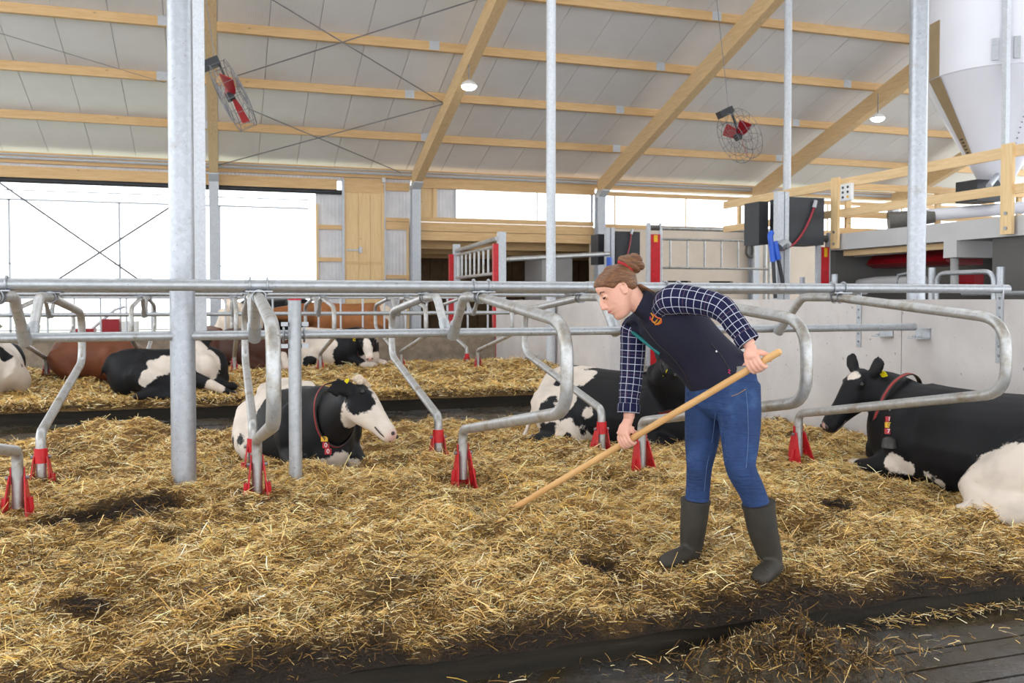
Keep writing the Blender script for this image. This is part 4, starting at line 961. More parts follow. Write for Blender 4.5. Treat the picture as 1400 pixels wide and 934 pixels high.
limb(bd, [Hd(-.035, 0, -.02), Hd(-.042, 0, -.09), neckB + ZU*.01, J(898, 436, 4.22)], [.054, .050, .054, .045])
# torso core, limbs
sp = [J(990, 522, 4.26), J(962, 488, 4.25), J(930, 455, 4.23), J(903, 425, 4.21), J(890, 416, 4.205)]
lh = nrm(.73*_R - .68*FH); lc = nrm(.40*_R - .87*FH + .28*ZU)
lv = nrm(.62*_R - .66*FH + .42*ZU)
def torso_rings(lat, thk, n_=32, k=5, ex=2.4, sag=None, lh=lh):
    P = catmull(sp if sag is None else sag, k); Lr = catmull([[x] for x in lat], k)[:, 0]; Tr = catmull([[x] for x in thk], k)[:, 0]; out = []
    m_ = len(P)
    for i in range(m_):
        t = nrm(P[min(i + 1, m_ - 1)] - P[max(i - 1, 0)]); f_ = i/(m_ - 1); l = lh*(1 - f_) + lc*f_; l = nrm(l - t*np.dot(l, t)); fr = np.cross(l, t); ring = []
        for j in range(n_):
            a = 2*math.pi*j/n_; c, s = math.cos(a), math.sin(a); e = 2/ex
            ring.append(P[i] + l*Lr[i]*math.copysign(abs(c)**e, c) + fr*Tr[i]*math.copysign(abs(s)**e, s))
        out.append(np.array(ring))
    return out
bd.loft(torso_rings([.15, .13, .14, .13, .06], [.10, .09, .10, .08, .05], 20))
limb(bd, [shL, (shL + elL)/2, elL, (elL + wrL)/2, wrL], [.055, .045, .038, .036, .027])
limb(bd, [shR, (shR + elR)/2, elR, (elR + wrR)/2, wrR], [.055, .045, .038, .035, .027])
limb(bd, [hipL, J(1011, 580, 4.16), knL, J(1030, 680, 4.15), J(1045, 735, 4.16), anL], [.07, .06, .045, .04, .035, .03]); limb(bd, [hipR, J(961, 580, 4.33), knR, J(953, 680, 4.32), J(946, 735, 4.33), anR], [.07, .06, .042, .04, .035, .03])
def hand(mb, wrist, g, ax, idx_sign):
    """fingers closed round the handle at g (axis ax); idx_sign: end of the axis on which the index finger and thumb lie"""
    ax = nrm(ax)*idx_sign; cam_ = nrm(_C - g); nn_ = nrm(cam_ - ax*np.dot(cam_, ax)); up = nrm(np.cross(nn_, ax)); 
    if up @ (wrist - g) < 0: up = -up
    k0 = []
    for i, ln in enumerate((.0, .0, .0, -.004)):
        o = ax*(.029 - .0195*i); ml = (1, 1.06, 1.0, .86)[i]
        mcp = g + o + up*.034 + nn_*.020; pip = g + o*1.02 + nn_*.0285*ml - up*.002; dip = g + o + nn_*.012 - up*.0262*ml; tip = g + o*.98 - nn_*.010 - up*.0235
        mb.tube(catmull([mcp, pip, dip, tip], 3), radii(catmull([[.0102], [.0095], [.0088], [.0075]], 3)), 10, up=ax); k0.append(mcp)
    # palm: from the wrist to the knuckles
    pm_ = sum(k0)/4
    mid = (wrist + pm_)/2 + nn_*.004
    mb.tube(catmull([wrist, mid, pm_ - nn_*.004], 3), [(.026, .021)]*3 + [(.034, .020)]*3 + [(.040, .016)], 14, up=nn_)
    for a, b in zip(k0[:-1], k0[1:]): mb.tube([mid, (a + b)/2], [(.013, .013), (.010, .010)], 8)
    for q in k0: mb.tube([mid + (q - mid)*.2, q], [.013, .0115], 8)
    # thumb leaves the side of the palm and closes behind the handle
    b0 = wrist*.55 + g*.45 + ax*.022
    mb.tube(catmull([b0, g + ax*.046 + up*.030 - nn_*.006, g + ax*.052 + up*.004 - nn_*.027, g + ax*.042 - up*.018 - nn_*.024], 3), radii(catmull([[.014], [.0125], [.0110], [.0085]], 3)), 10)
hand(bd, wrL, gL, ha, -1); hand(bd, wrR, gR, ha, -1)
body = bpart(remesh(bd, .0042, 3, .45), 'body', 'skin')
# face details
for s in (1, -1):
    e = MB().tube([Hd(.0905, s*.024, .010), Hd(.0925, s*.033, .0085), Hd(.084, s*.044, .0095)], [.0022, .0042, .0022], 8); o = e.build('eye', 'eye_black', wo); o.data.transform(Matrix.Translation(-wo.location))
    e = MB().tube([Hd(.093, s*.014, .036), Hd(.090, s*.034, .043), Hd(.075, s*.052, .036)], [.0028, .0034, .002], 6); o = e.build('eyebrow', 'brow', wo); o.data.transform(Matrix.Translation(-wo.location))
    e = MB().tube([Hd(.0915, s*.021, .013), Hd(.0945, s*.033, .0125), Hd(.083, s*.047, .012)], [.0012, .0024, .0012], 6); o = e.build('eyelid', 'brow', wo); o.data.transform(Matrix.Translation(-wo.location))
e = MB().tube([Hd(.086, .022, -.064), Hd(.1005, .010, -.0645), Hd(.1025, 0, -.064), Hd(.1005, -.010, -.0645), Hd(.086, -.022, -.064)], [.002, .0042, .005, .0042, .002], 8, up=hu); o = e.build('lips', 'lips', wo); o.data.transform(Matrix.Translation(-wo.location))
# hair
XB = [-.12, -.075, -.045, -.022, -.008, .008, .03, .06, .09, .12]; ZB = [-.075, -.060, -.030, .004, .034, .030, .022, .052, .070, .076]
def infl(x, y, z):
    d = z - np.interp(x, XB, ZB); t = min(1, max(0, d/.016 + .3)); return -.010 + .021*t
hr = MB().loft(headrings(infl, 56, [tuple(r) for r in catmull(RZ, 5)])); hr.sphere(Hd(-.03, 0, .095), (.05, .05, .03))
hair = bpart(remesh(hr, .005, 3), 'hair', 'hair')
sc_c = J(856, 366, 4.17); bn = nrm(.64*_R + .05*FH + .76*ZU); bx = nrm(np.cross(bn, FH)); by = np.cross(bn, bx)
bun = MB(); pts = []
for i in range(46):
    t = i/45; a = t*2*math.pi*2.3; rr = .038*(1 - .35*t); pts.append(sc_c + bn*(.016 + .030*t) + bx*rr*math.cos(a)*1.05 + by*rr*math.sin(a) + _R*.034*t)
bun.tube(pts, [.021]*40 + [.02, .019, .017, .015, .012, .008], 10); bun.sphere(sc_c + bn*.03 + _R*.014, .042)
o = bun.build('hair_bun', 'hair', wo); o.data.transform(Matrix.Translation(-wo.location))
lock = MB()
for k in range(5): lock.tube(catmull([Hd(-.095, .02*(k - 2), -.03), Hd(-.108, .022*(k - 2), -.055), Hd(-.100 - .01*k, .02*(k - 2), -.085 - .006*k)], 4), [.007]*6 + [.005, .004, .002], 6)
o = lock.build('loose_hair', 'hair', wo, kind='stuff'); o.data.transform(Matrix.Translation(-wo.location))
scr = MB().tube([sc_c + bx*.041*math.cos(a)*(1 + .05*math.sin(7*a)) + by*.041*math.sin(a)*(1 + .05*math.sin(7*a)) for a in np.linspace(0, 2*math.pi, 33)[:-1]], [.0085 + .0018*(i % 2) for i in range(32)], 8, up=bn, closed=True)
o = scr.build('scrunchie', 'scrunchie', wo); o.data.transform(Matrix.Translation(-wo.location))
# vest
vs_ = MB(); sv = [J(989, 519, 4.26), J(983, 513, 4.26), J(957, 485, 4.25), J(930, 456, 4.23), J(905, 428, 4.215), J(893, 418, 4.21), J(887, 414, 4.205)]
vs_.loft(torso_rings([.160, .166, .155, .162, .168, .145, .07], [.128, .132, .124, .130, .112, .082, .05], 40, 5, 2.3, sv, lv))
for q, r in ((shL, .072), (shR, .066)): vs_.sphere(q*.80 + sv[4]*.20, r)
limb(vs_, [J(896, 426, 4.2), J(884, 417, 4.19), J(873, 410, 4.185)], [.078, .070, .066], 18)
limb(vs_, [J(1000, 494, 4.22), J(1013, 488, 4.18), J(1021, 487, 4.17)], [(.08, .05), (.06, .03), (.03, .012)], 12)
vme = remesh(vs_, .008, 4); vest = bpart(vme, 'vest', 'vest')
vb = BVHTree.FromPolygons([v.co + wo.location for v in vme.vertices], [tuple(p.vertices) for p in vme.polygons])
def on_vest(u, v, off=.003):
    h = hit(vb, u, v); return None if h is None else h + nrm(_C - h)*off
def ribbon(pix, r, name, mat, parent=vest, k=4, off=.003):
    pts = [on_vest(u, v, off) for u, v in pix]; pts = [p for p in pts if p is not None]
    if len(pts) < 2: return None
    P = catmull(pts, k); o = MB().tube(P, r, 8).build(name, mat, parent); o.data.transform(Matrix.Translation(-wo.location)); return o
ribbon([(862, 452), (868, 462), (878, 471), (890, 478), (902, 484)], [(.009, .009)]*8 + [(.011, .011)]*5 + [(.006, .006)]*4, 'teal_lining', 'teal')
ribbon([(876, 440), (886, 455), (900, 472), (918, 488), (935, 510), (944, 530)], .0022, 'zip', 'text_dark')
ribbon([(893, 432), (892, 418), (896, 406), (906, 399)], .002, 'seam', 'plaid' if False else 'text_dark')
ribbon([(972, 470), (985, 485), (994, 500), (1000, 508)], .0018, 'pocket_seam', 'text_dark')
o = ribbon([(979, 479.5), (980, 481.5)], .004, 'snap', 'text_white')
ribbon([(995.5, 505.5), (998, 507), (996, 509), (998.5, 511)], .0022, 'embroidery', 'pink_thread')
em = None
for pix, mt in (([(890, 428), (893, 433), (891, 438), (895, 441), (899, 437)], 'gold_thread'), ([(893, 430), (898, 434), (903, 436), (904, 441), (899, 444)], 'orange_thread'), ([(896, 444), (901, 441), (904, 436)], 'gold_thread'), ([(890, 436), (893, 440), (896, 443)], 'orange_thread'), ([(889, 433), (889, 437)], 'pink_thread'), ([(894, 427), (897, 429)], 'pink_thread')):
    ribbon(pix, .0032, 'embroidered_emblem', mt)
q = on_vest(868, 465, .004)
if q is not None:
    fn = nrm(_C - q); x = nrm(np.cross(ZU, fn)); y = np.cross(fn, x); c_, s_ = math.cos(-.55), math.sin(-.55); x2 = x*c_ + y*s_; y2 = np.cross(fn, x2); qq = q - np.array(wo.location)
    textmesh('embroidered_letters', 'Mo', .022, 'gold_thread', vest, Matrix(((x2[0], y2[0], fn[0], qq[0]), (x2[1], y2[1], fn[1], qq[1]), (x2[2], y2[2], fn[2], qq[2]), (0, 0, 0, 1))))
# sleeves with a woven check (laid out along the arm)
def sleeve(name, pts, rad, cuff):
    P = catmull(pts, 7); Rd = radii(catmull([[r] for r in rad], 7)); n_ = 28; fb = Fbm(len(name) + int(1e3*rad[0]), (.09, .05), (.5, .4))
    ln = np.concatenate([[0], np.cumsum(np.linalg.norm(np.diff(P, axis=0), axis=1))])
    Rw = [r*(1 + .045*float(fb(np.array([l]), np.array([0.]))[0])) for r, l in zip(Rd, ln)]
    rings = tube_rings(P, Rw, n_); me_v = np.concatenate(rings); F_, UV = [], []; cir = .36
    for i in range(len(P) - 1):
        for j in range(n_):
            j2 = (j + 1) % n_; F_.append((i*n_ + j, i*n_ + j2, (i + 1)*n_ + j2, (i + 1)*n_ + j))
            UV += [(j/n_*cir, ln[i]), ((j + 1)/n_*cir, ln[i]), ((j + 1)/n_*cir, ln[i + 1]), (j/n_*cir, ln[i + 1])]
    me = bpy.data.meshes.new(name); me.from_pydata([tuple(p) for p in me_v], [], F_); uvl = me.uv_layers.new(name='UVMap'); uvl.data.foreach_set('uv', np.array(UV).ravel())
    me.polygons.foreach_set('use_smooth', [True]*len(me.polygons)); me.transform(Matrix.Translation(-wo.location)); me.materials.append(MATS['plaid']); sl = obj(name, me, wo)
    # rolled cuff
    e = P[-1]; t = nrm(P[-1] - P[-4]); rr = Rd[-1]
    cp = [e - t*.040, e - t*.036, e - t*.012, e + t*.006, e + t*.008, e + t*.0, e - t*.02]; cr = [rr*1.02, rr*1.14, rr*1.17, rr*1.12, rr*1.0, rr*.93, rr*.9]
    rg = []; sd = nrm(np.cross(t, ZU if abs(t[2]) < .9 else _R)); uu = np.cross(sd, t)
    for q, r in zip(cp, cr): rg.append(np.array([q + (sd*math.cos(2*math.pi*j/n_) + uu*math.sin(2*math.pi*j/n_))*r for j in range(n_)]))
    F_, UV = [], []
    for i in range(len(cp) - 1):
        for j in range(n_): j2 = (j + 1) % n_; F_.append((i*n_ + j, i*n_ + j2, (i + 1)*n_ + j2, (i + 1)*n_ + j)); UV += [(j/n_*cir, i*.012), ((j + 1)/n_*cir, i*.012), ((j + 1)/n_*cir, i*.012 + .012), (j/n_*cir, i*.012 + .012)]
    me = bpy.data.meshes.new('cuff'); me.from_pydata([tuple(p) for p in np.concatenate(rg)], [], F_); uvl = me.uv_layers.new(name='UVMap'); uvl.data.foreach_set('uv', np.array(UV).ravel())
    me.polygons.foreach_set('use_smooth', [True]*len(me.polygons)); me.transform(Matrix.Translation(-wo.location)); me.materials.append(MATS['plaid']); obj('cuff', me, sl)
sleeve('shirt_sleeve', [J(903, 424, 4.13), J(918, 411, 4.05), J(948, 411, 3.98), J(985, 421, 3.91), J(1007, 446, 3.87), J(1023, 467, 3.84)], [.045, .069, .066, .057, .050, .045], 1)
sleeve('shirt_sleeve', [J(882, 442, 4.33), J(868, 450, 4.36), J(865, 485, 4.365), J(863, 516, 4.36), J(860, 545, 4.345), J(859, 563, 4.335)], [.05, .066, .060, .056, .050, .049], 1)
cl = MB(); limb(cl, [J(871, 446, 4.30), J(861, 440, 4.30), J(856, 444, 4.31)], [(.03, .016), (.03, .014), (.018, .01)], 10)
o = cl.build('shirt_collar', 'vest', wo); o.data.transform(Matrix.Translation(-wo.location))
# jeans
jn = MB()
limb(jn, [hipL + ZU*.03, J(1011, 572, 4.17), J(1012, 608, 4.14), knL, J(1028, 672, 4.13), J(1040, 705, 4.14)], [.108, .100, .086, .070, .062, .058], 20)
limb(jn, [hipR + ZU*.03, J(962, 572, 4.33), J(959, 608, 4.31), knR, J(954, 672, 4.30), J(951, 705, 4.3)], [.104, .092, .080, .062, .058, .056], 20)
rr = []
for q, a_, b_ in ((J(988, 498, 4.26), .155, .115), (J(988, 512, 4.26), .168, .125), (J(989, 535, 4.255), .178, .130), (J(989, 556, 4.255), .165, .120), (J(988, 572, 4.255), .09, .07)):
    l = lh; fr = nrm(np.cross(l, ZU)); rr.append(np.array([q + l*a_*math.cos(t) + fr*b_*math.sin(t) for t in np.linspace(0, 2*math.pi, 29)[:-1]]))
jn.loft(rr)
jme = remesh(jn, .008, 4); jeans = bpart(jme, 'jeans', 'denim')
jb = BVHTree.FromPolygons([v.co + wo.location for v in jme.vertices], [tuple(p.vertices) for p in jme.polygons])
def jrib(pix, r, name, mat):
    pts = [hit(jb, u, v) for u, v in pix]; pts = [p + nrm(_C - p)*.001 for p in pts if p is not None]
    if len(pts) > 1: o = MB().tube(catmull(pts, 4), r, 6).build(name, mat, jeans); o.data.transform(Matrix.Translation(-wo.location))
simple('stitch', srgb(84, 104, 140), .8); simple('stitch_tan', srgb(150, 120, 80), .8)
jrib([(1000, 542), (1010, 538), (1020, 532)], .0018, 'pocket_seam', 'stitch_tan'); jrib([(1020, 535), (1022, 560), (1023, 600), (1020, 640)], .0016, 'side_seam', 'stitch'); jrib([(978, 566), (974, 600), (966, 640), (963, 672)], .0016, 'inner_seam', 'stitch')
bl = []
for q, a_, b_ in ((J(994, 506, 4.255), .166, .125), (J(993, 498, 4.255), .163, .122)):
    l = lh; fr = nrm(np.cross(l, ZU)); bl.append((q, a_, b_))
rg = []
for k, e in ((0, 1.0), (1, 1.0), (1, 1.04), (0, 1.04)):
    q, a_, b_ = bl[k]; rg.append(np.array([q + lh*a_*e*math.cos(t) + nrm(np.cross(lh, ZU))*b_*e*math.sin(t) for t in np.linspace(0, 2*math.pi, 37)[:-1]]))
o = MB().loft(rg, closed=True).build('belt', 'belt', wo); o.data.transform(Matrix.Translation(-wo.location))
# boots
def boot(top, mid, ank, heel, toe, rt, name='rubber_boot'):
    b = MB(); limb(b, [top, mid, ank, ank - ZU*.05], [rt, rt*.93, rt*.78, rt*.78], 20)
    d = nrm((toe - heel)*np.array([1, 1, 0]))
    b.tube(catmull([heel + ZU*.045, heel + d*.05 + ZU*.052, heel + d*.13 + ZU*.050, heel + d*.20 + ZU*.042, toe + ZU*.032], 3), [tuple(x) for x in catmull([(.035, .035), (.045, .05), (.048, .045), (.050, .038), (.026, .022)], 3)], 14)
    t = nrm(top - mid); me = remesh(b, .008, 4); o = bpart(me, name, 'boot')
    c = MB().tube([top - t*.012, top + t*.004], [rt*1.045, rt*1.045], 24).build('boot_rim', 'boot', o); c.data.transform(Matrix.Translation(-wo.location))
    hl_ = MB().tube([top + t*.006, top + t*.005], [rt*.9, rt*.88], 20)
    return o
fd = nrm(-.62*_R - .78*FH)
hb = J(1062, 779, 4.18) - ZU*.03; boot(J(1037, 689, 4.125), J(1043, 725, 4.14), J(1052, 757, 4.16), hb, hb + fd*.24, .075)
fd = nrm(-.80*_R - .60*FH); hb = J(951, 762, 4.34) - ZU*.03; boot(J(951, 684, 4.30), J(948, 718, 4.31), J(945, 748, 4.325), hb, hb + fd*.24, .070)
# ================================================================== BACKGROUND EQUIPMENT
def bx_part(lo, hi, name, mat, parent, loc): return MB().box(np.array(lo) - loc, np.array(hi) - loc).build(name, mat, parent, smooth=None)
def tb(pts, r, name, mat, parent, loc, n_=10): return MB().tube([np.asarray(p) - loc for p in pts], r, n_).build(name, mat, parent)
# ---- fans
def fan(C0, label):
    t = thing('cage_fan', label, 'fan', C0); N = nrm([.89, 0, .45]); A = nrm([.45, 0, -.89]); B = np.array([0, 1.0, 0]); R_ = .55; th = .13
    cg = MB()
    for s in (-1, 1):
        for rr in (R_, R_*.68, R_*.36):
            rx = rr*(1 if s == 1 or rr < R_ else 1)
            cg.tube([N*s*th*(1.0 if rr == R_ else 1.25) + (A*math.cos(a) + B*math.sin(a))*rx for a in np.linspace(0, 2*math.pi, 29)[:-1]], .006, 4, up=N, closed=True)
        for k in range(14):
            a = 2*math.pi*k/14; d = A*math.cos(a) + B*math.sin(a); cg.tube([N*s*th + d*R_, N*s*th*1.25 + d*R_*.68, N*s*th*1.25 + d*R_*.15], .005, 4)
    for k in range(14):
        a = 2*math.pi*k/14; d = (A*math.cos(a) + B*math.sin(a))*R_; cg.tube([d - N*th, d + N*th], .005, 4)
    cg.build('wire_cage', 'steel_rod', t, kind='stuff')
    MB().tube([-N*.10, N*.02], .075, 14).build('hub', 'black_plastic', t)
    for k in range(3):
        a = 2*math.pi*k/3; d = A*math.cos(a) + B*math.sin(a); tg = np.cross(N, d)
        MB().loft([np.array([d*r_ + (tg*.55*math.cos(q) + N*.35*math.cos(q) + np.cross(d, tg)*0 + N*.06*math.sin(q))*w_ for q in np.linspace(0, 2*math.pi, 13)[:-1]]) for r_, w_ in ((.06, .10), (.2, .17), (.44, .20), (.46, .18))]).build('blade', 'red_far', t, smooth=30)
    top = -A*(R_ + .02)
    MB().obox(top - N*.10, N*.16, A*.07, B*.09).build('motor', 'black_plastic', t, smooth=None)
    MB().beam(top + N*.05, -A*.02 + N*.0, .05, .03).build('motor_arm', 'black_plastic', t, smooth=None)
    MB().tube([top, top + np.array([-.35, .0, 2.6])], .007, 5).build('hanging_wire', 'steel_rod', t)
fan(atD(318, 131, 14.0), 'wire cage fan with red blades seen nearly edge-on at upper left')
fan(atD(1011, 186, 18.4), 'round wire cage fan with red blades hanging at upper right')
# ---- raised concrete platform of the milking area
PX = 10.0; zt_, zb_ = atX(1128, 322, PX)[2], atX(1143, 342, PX)[2]; YE = atX(1128, 325, PX)[1]
pf = MB().box((PX, 6.2, zb_), (19, YE, zt_)).build('floor_platform', 'slab', kind='structure', smooth=None)
yb0 = atX(1290, 330, PX)[1]; yb1 = atX(1308, 330, PX)[1]
MB().box((PX, yb1, zb_ - .24), (19, yb0, zb_)).build('trim_beam', 'slab', kind='structure', smooth=None)
wr = MB().box((15.5, 6.2, FZ), (15.7, YE, zb_)).box((PX + .1, YE - .15, FZ), (19, YE, zb_)).build('wall_milking_room', 'room_grey', kind='structure', smooth=None)
yc = atX(1372, 370, PX + .3)[1]; MB().box((PX + .1, 6.2, FZ), (PX + .5, yc, zb_)).build('wall_milking_pillar', 'room_grey', kind='structure', smooth=None)
MB().beam((PX + .3, yb0, zb_ - .05), (PX + .3, YE - .2, zb_ - .05), .15, .09).build('trim_timber', 'wood_y', kind='structure', smooth=None)
# timber railing round the platform
rl = thing('platform_railing', 'pale timber railing along the edge of the raised concrete platform', 'railing', (PX, YE, zt_)); l0 = np.array([PX, YE, zt_])
ztop = atX(1380, 201, PX)[2]; zmid = atX(1380, 253, PX)[2]
for z, hh in ((ztop, .15), (zmid, .13)): bx_part((PX - .05, 6.2, z - hh), (PX - .01, YE + 3.2, z), 'railing_board', 'wood_y', rl, l0)
for u in (1147, 1383):
    y = atX(u, 300, PX)[1]; p_ = bx_part((PX - .10, y - .09, zb_ + .02), (PX - .05, y + .09, ztop + .03), 'railing_post', 'wood_z', rl, l0)
    for z in (zb_ + .1, zb_ + .3): MB().cyl(np.array([PX - .115, y, z]) - l0, np.array([PX - .10, y, z]) - l0, .025, 8).build('bolt', 'bolt', p_)
l1 = np.array([PX, YE - .2, zt_]); r2 = thing('platform_railing', 'second timber railing at the back of the raised platform', 'railing', l1)
for z in (ztop - .02, zmid, zt_ + .12): bx_part((PX, YE - .22, z - .11), (19, YE - .18, z), 'railing_board', 'wood_x', r2, l1)
for x in (10.35, 12.3, 14.2, 16.2): bx_part((x - .05, YE - .18, zt_), (x + .05, YE - .12, ztop), 'railing_post', 'wood_z', r2, l1)
q = atX(1160, 263, PX - .1); sb = thing('switch_box', 'small grey switch box on the railing post', 'switch', q)
MB().box((-.06, -.13, -.14), (.0, .13, .14)).build('housing', 'white_paint', sb, smooth=None)
for k in range(6): MB().cyl((-.07, -.06 + .12*(k % 2), -.08 + .08*(k//2)), (-.06, -.06 + .12*(k % 2), -.08 + .08*(k//2)), .022, 8).build('button', 'tag_yellow' if k == 0 else 'black_plastic', sb)
# ---- silo
S0 = np.array([12.35, 11.55, zt_]); si = thing('feed_silo', 'large white round feed silo with conical bottom at upper right', 'silo', S0)
RS = 1.13; zc_ = atD(1360, 112, 14.8)[2] - zt_; zl = atD(1345, 252, 14.8)[2] - zt_
def cone_r(z): return .24 + (RS - .24)*(z - zl)/(zc_ - zl)
MB().tube([(0, 0, zc_), (0, 0, zc_ + .02), (0, 0, zc_ + 5)], [RS - .02, RS, RS], 48).build('silo_body', 'silo_white', si)
MB().tube([(0, 0, zl), (0, 0, zc_)], [.24, RS - .02], 48).build('silo_cone', 'silo_white', si)
MB().tube([(0, 0, zl - .22), (0, 0, zl)], [.16, .24], 24).build('outlet', 'silo_white', si)
va = math.atan2(-S0[1], -S0[0])         # towards the camera
def strip(a0, a1, zs, rf, name, mat, off=.012):
    m_ = MB(); rings = []
    for z in zs: rings.append(np.array([(math.cos(a)*(rf(z) + o), math.sin(a)*(rf(z) + o), z) for o, a in ((.0, a0), (off, a0), (off, a1), (.0, a1))]))
    return m_.loft(rings).build(name, mat, si, smooth=None)
al = va - math.radians(54)
strip(al - .13, al + .11, [zc_ + .02, zc_ + .93], lambda z: RS, 'sight_strip', 'silo_window'); s2 = strip(al - .13, al + .13, [zl + .42, zc_], cone_r, 'sight_strip', 'silo_window')
for k in range(5):
    z = zl + .50 + .055*k; strip(al - .06 + .01*(k % 2), al + .05, [z, z + .02], cone_r, 'printed_mark', 'text_dark', .016)
for k, a in enumerate((va - 1.9, va + .10, va + 1.2, va + 2.6)):
    d = np.array([math.cos(a), math.sin(a), 0])*(RS + .06); MB().box(d + np.array([-.04, -.04, 0]), d + np.array([.04, .04, zc_ + 5])).build('silo_leg', 'galv_far', si, smooth=None)
for dz, s in ((.25, -1), (.25, 1)):
    a = va + .10 + s*.13; d = np.array([math.cos(a), math.sin(a), 0])*(RS + .02); MB().obox(d + np.array([0, 0, zc_ + dz]), np.array([-math.sin(a), math.cos(a), 0])*.045, np.array([math.cos(a), math.sin(a), 0])*.012, ZU*.17).build('bracket_plate', 'galv', si, smooth=None)
for k in range(20):
    z = zl + .2 + (zc_ - zl - .25)*k/19; a = va + .52; d = np.array([math.cos(a), math.sin(a), 0])*(cone_r(z) + .004); MB().sphere(d + ZU*z, .014, 6, 4).build('rivet', 'steel_rod', si)
for k in range(16):
    z = zc_ + .08 + .2*k; a = va + .52; d = np.array([math.cos(a), math.sin(a), 0])*(RS + .004); MB().sphere(d + ZU*z, .014, 6, 4).build('rivet', 'steel_rod', si)
a = va + .05; MB().cyl(np.array([math.cos(a)*.35, math.sin(a)*.35, zl + .10]), np.array([math.cos(a)*.85, math.sin(a)*.85, zl - .02]) + np.array([-.1, .1, -.1]), .045, 10).build('sample_tube', 'galv', si)
au = thing('feed_auger', 'feed auger with dark motor and pale pipe below the silo', 'auger', (12.0, 11.4, zt_))
MB().tube([(-.9, .9, .30), (.0, .2, .36), (1.6, -1.2, .46)], .10, 12).build('auger_pipe', 'silo_white', au)
MB().box((-.25, -.05, .50), (.25, .4, .85)).build('motor', 'black_plastic', au)
MB().tube([(-1.1, 1.0, .22), (-.5, .6, .30)], [.17, .12], 10).build('gearbox', 'sensor', au)
MB().box((-.9, .7, .0), (-.6, 1.0, .34)).build('stand', 'slab', au, smooth=None)
# ---- milking robot below the platform
def ax_(u, v, x): return atX(u, v, x)
ro = thing('milking_robot', 'milking robot with long dark red hood under the concrete platform', 'machine', (11.2, 11.0, FZ)); lr = np.array([11.2, 11.0, FZ])
y0, y1 = ax_(1303, 350, 10.9)[1], ax_(1163, 350, 10.9)[1]; zz0 = ax_(1170, 368, 10.9)[2]; zz1 = ax_(1170, 352, 10.9)[2] + .05
pr = [(10.75, zz0 + .06), (10.9, zz0), (11.5, zz0), (11.5, zz1), (10.95, zz1), (10.8, zz1 - .12)]
MB().poly_prism([(a_ - lr[0], b_ - lr[2]) for a_, b_ in pr], 'y', y0 - lr[1], y1 - lr[1]).build('hood', 'robot_red' if 'robot_red' in MATS else 'tag_red', ro, smooth=None)
tb([ax_(1160, 389, 10.6), ax_(1200, 386, 10.6), ax_(1262, 384, 10.6)], [.07, .10, .10], 'arm', 'slab', ro, lr)
tb([ax_(1158, 395, 10.6), ax_(1157, 360, 10.6)], .03, 'upright', 'galv', ro, lr); tb([ax_(1225, 392, 10.5), ax_(1228, 376, 10.5), ax_(1242, 373, 10.5)], .025, 'bent_pipe', 'galv', ro, lr)
tb([ax_(1136, 352, 10.5), ax_(1250, 343, 10.5)], .03, 'rail', 'slab', ro, lr); tb([ax_(1305, 395, 10.7), ax_(1305, 340, 10.7)], .06, 'upright', 'slab', ro, lr)
bx_part((11.6, 8.5, FZ), (12.6, YE - .8, 1.1), 'cabinet', 'black_plastic', ro, lr); bx_part(ax_(1318, 398, 11.6) + np.array([0, -.2, 0]), ax_(1307, 375, 11.6) + np.array([.2, .0, .0]), 'red_panel', 'tag_red', ro, lr)
for u0, u1, v0 in ((1309, 1322, 347), (1324, 1335, 345.5), (1337, 1343, 344.5), (1345, 1352, 344)):
    a_, b_ = ax_(u0, v0, 12.4), ax_(u1, v0, 12.4); lm = tag(MB().beam(a_, b_, .08, .05).build('strip_light', 'tube_glow', smooth=None), 'short lit strip light in the milking room, %s of four' % {1309: 'leftmost', 1324: 'second', 1337: 'third', 1345: 'rightmost'}[u0], 'lamp', 'strip lights in the milking room')
g = thing('hoop_gate', 'bent galvanised hoop gate in front of the milking room', 'gate', ax_(1320, 409, 9.2)); lg = ax_(1320, 409, 9.2)
gz = lambda p: np.array([p[0], p[1], FZ])
tb(fillet([gz(ax_(1281, 430, 9.2)), ax_(1281, 374, 9.2), ax_(1359, 371, 9.2), gz(ax_(1359, 371, 9.2))], .15), .032, 'hoop', 'galv', g, lg)
tb([gz(ax_(1274.5, 366, 9.25)), ax_(1274.5, 366, 9.25)], .05, 'gate_post', 'galv', g, lg); tb([gz(ax_(1368, 365, 9.25)), ax_(1368, 365, 9.25)], .05, 'gate_post', 'galv', g, lg)
tag(MB().tube([(PX - .3, 6.3, 1.40), (PX - .3, 9.6, 1.40)], .03, 8).build('pipe_rail', 'galv'), 'low galvanised pipe rail in front of the milking room at the right edge', 'rail')
# ---- posts with red covers, gates and black cabinets
def red_post(u, v0, Y, wpx, label, flange=True, fy=0):
    p_ = atY(u, v0, Y); D = float((p_ - _C) @ _F); w_ = wpx*D/FPX; t = thing('gate_post', label, 'post', (p_[0], p_[1], FZ))
    MB().box((-w_*.5, -.02, 0), (w_*.5, .05, p_[2] - FZ - .25)).build('red_cover', 'red', t, smooth=None)
    MB().box((-w_*.5 - .08, .0, 0), (-w_*.5, .06, p_[2] - FZ)).build('flange', 'galv_far', t, smooth=None); MB().box((w_*.5, .0, 0), (w_*.5 + .04, .06, p_[2] - FZ)).build('flange', 'galv_far', t, smooth=None)
    MB().box((-w_*.2, -.026, p_[2] - FZ - .42), (w_*.2, -.02, p_[2] - FZ - .27)).build('yellow_label', 'tag_yellow', t, smooth=None); MB().cyl((-w_*.5, .05, p_[2] - FZ - .1), (w_*.5, .05, p_[2] - FZ - .1), .06, 8).build('winch', 'sensor', t)
    return t, p_
red_post(896, 305, 17.6, 14, 'tall red-covered gate post behind the bent woman'); red_post(1128, 318, 12.75, 12, 'tall red-covered gate post right of the black cabinet')
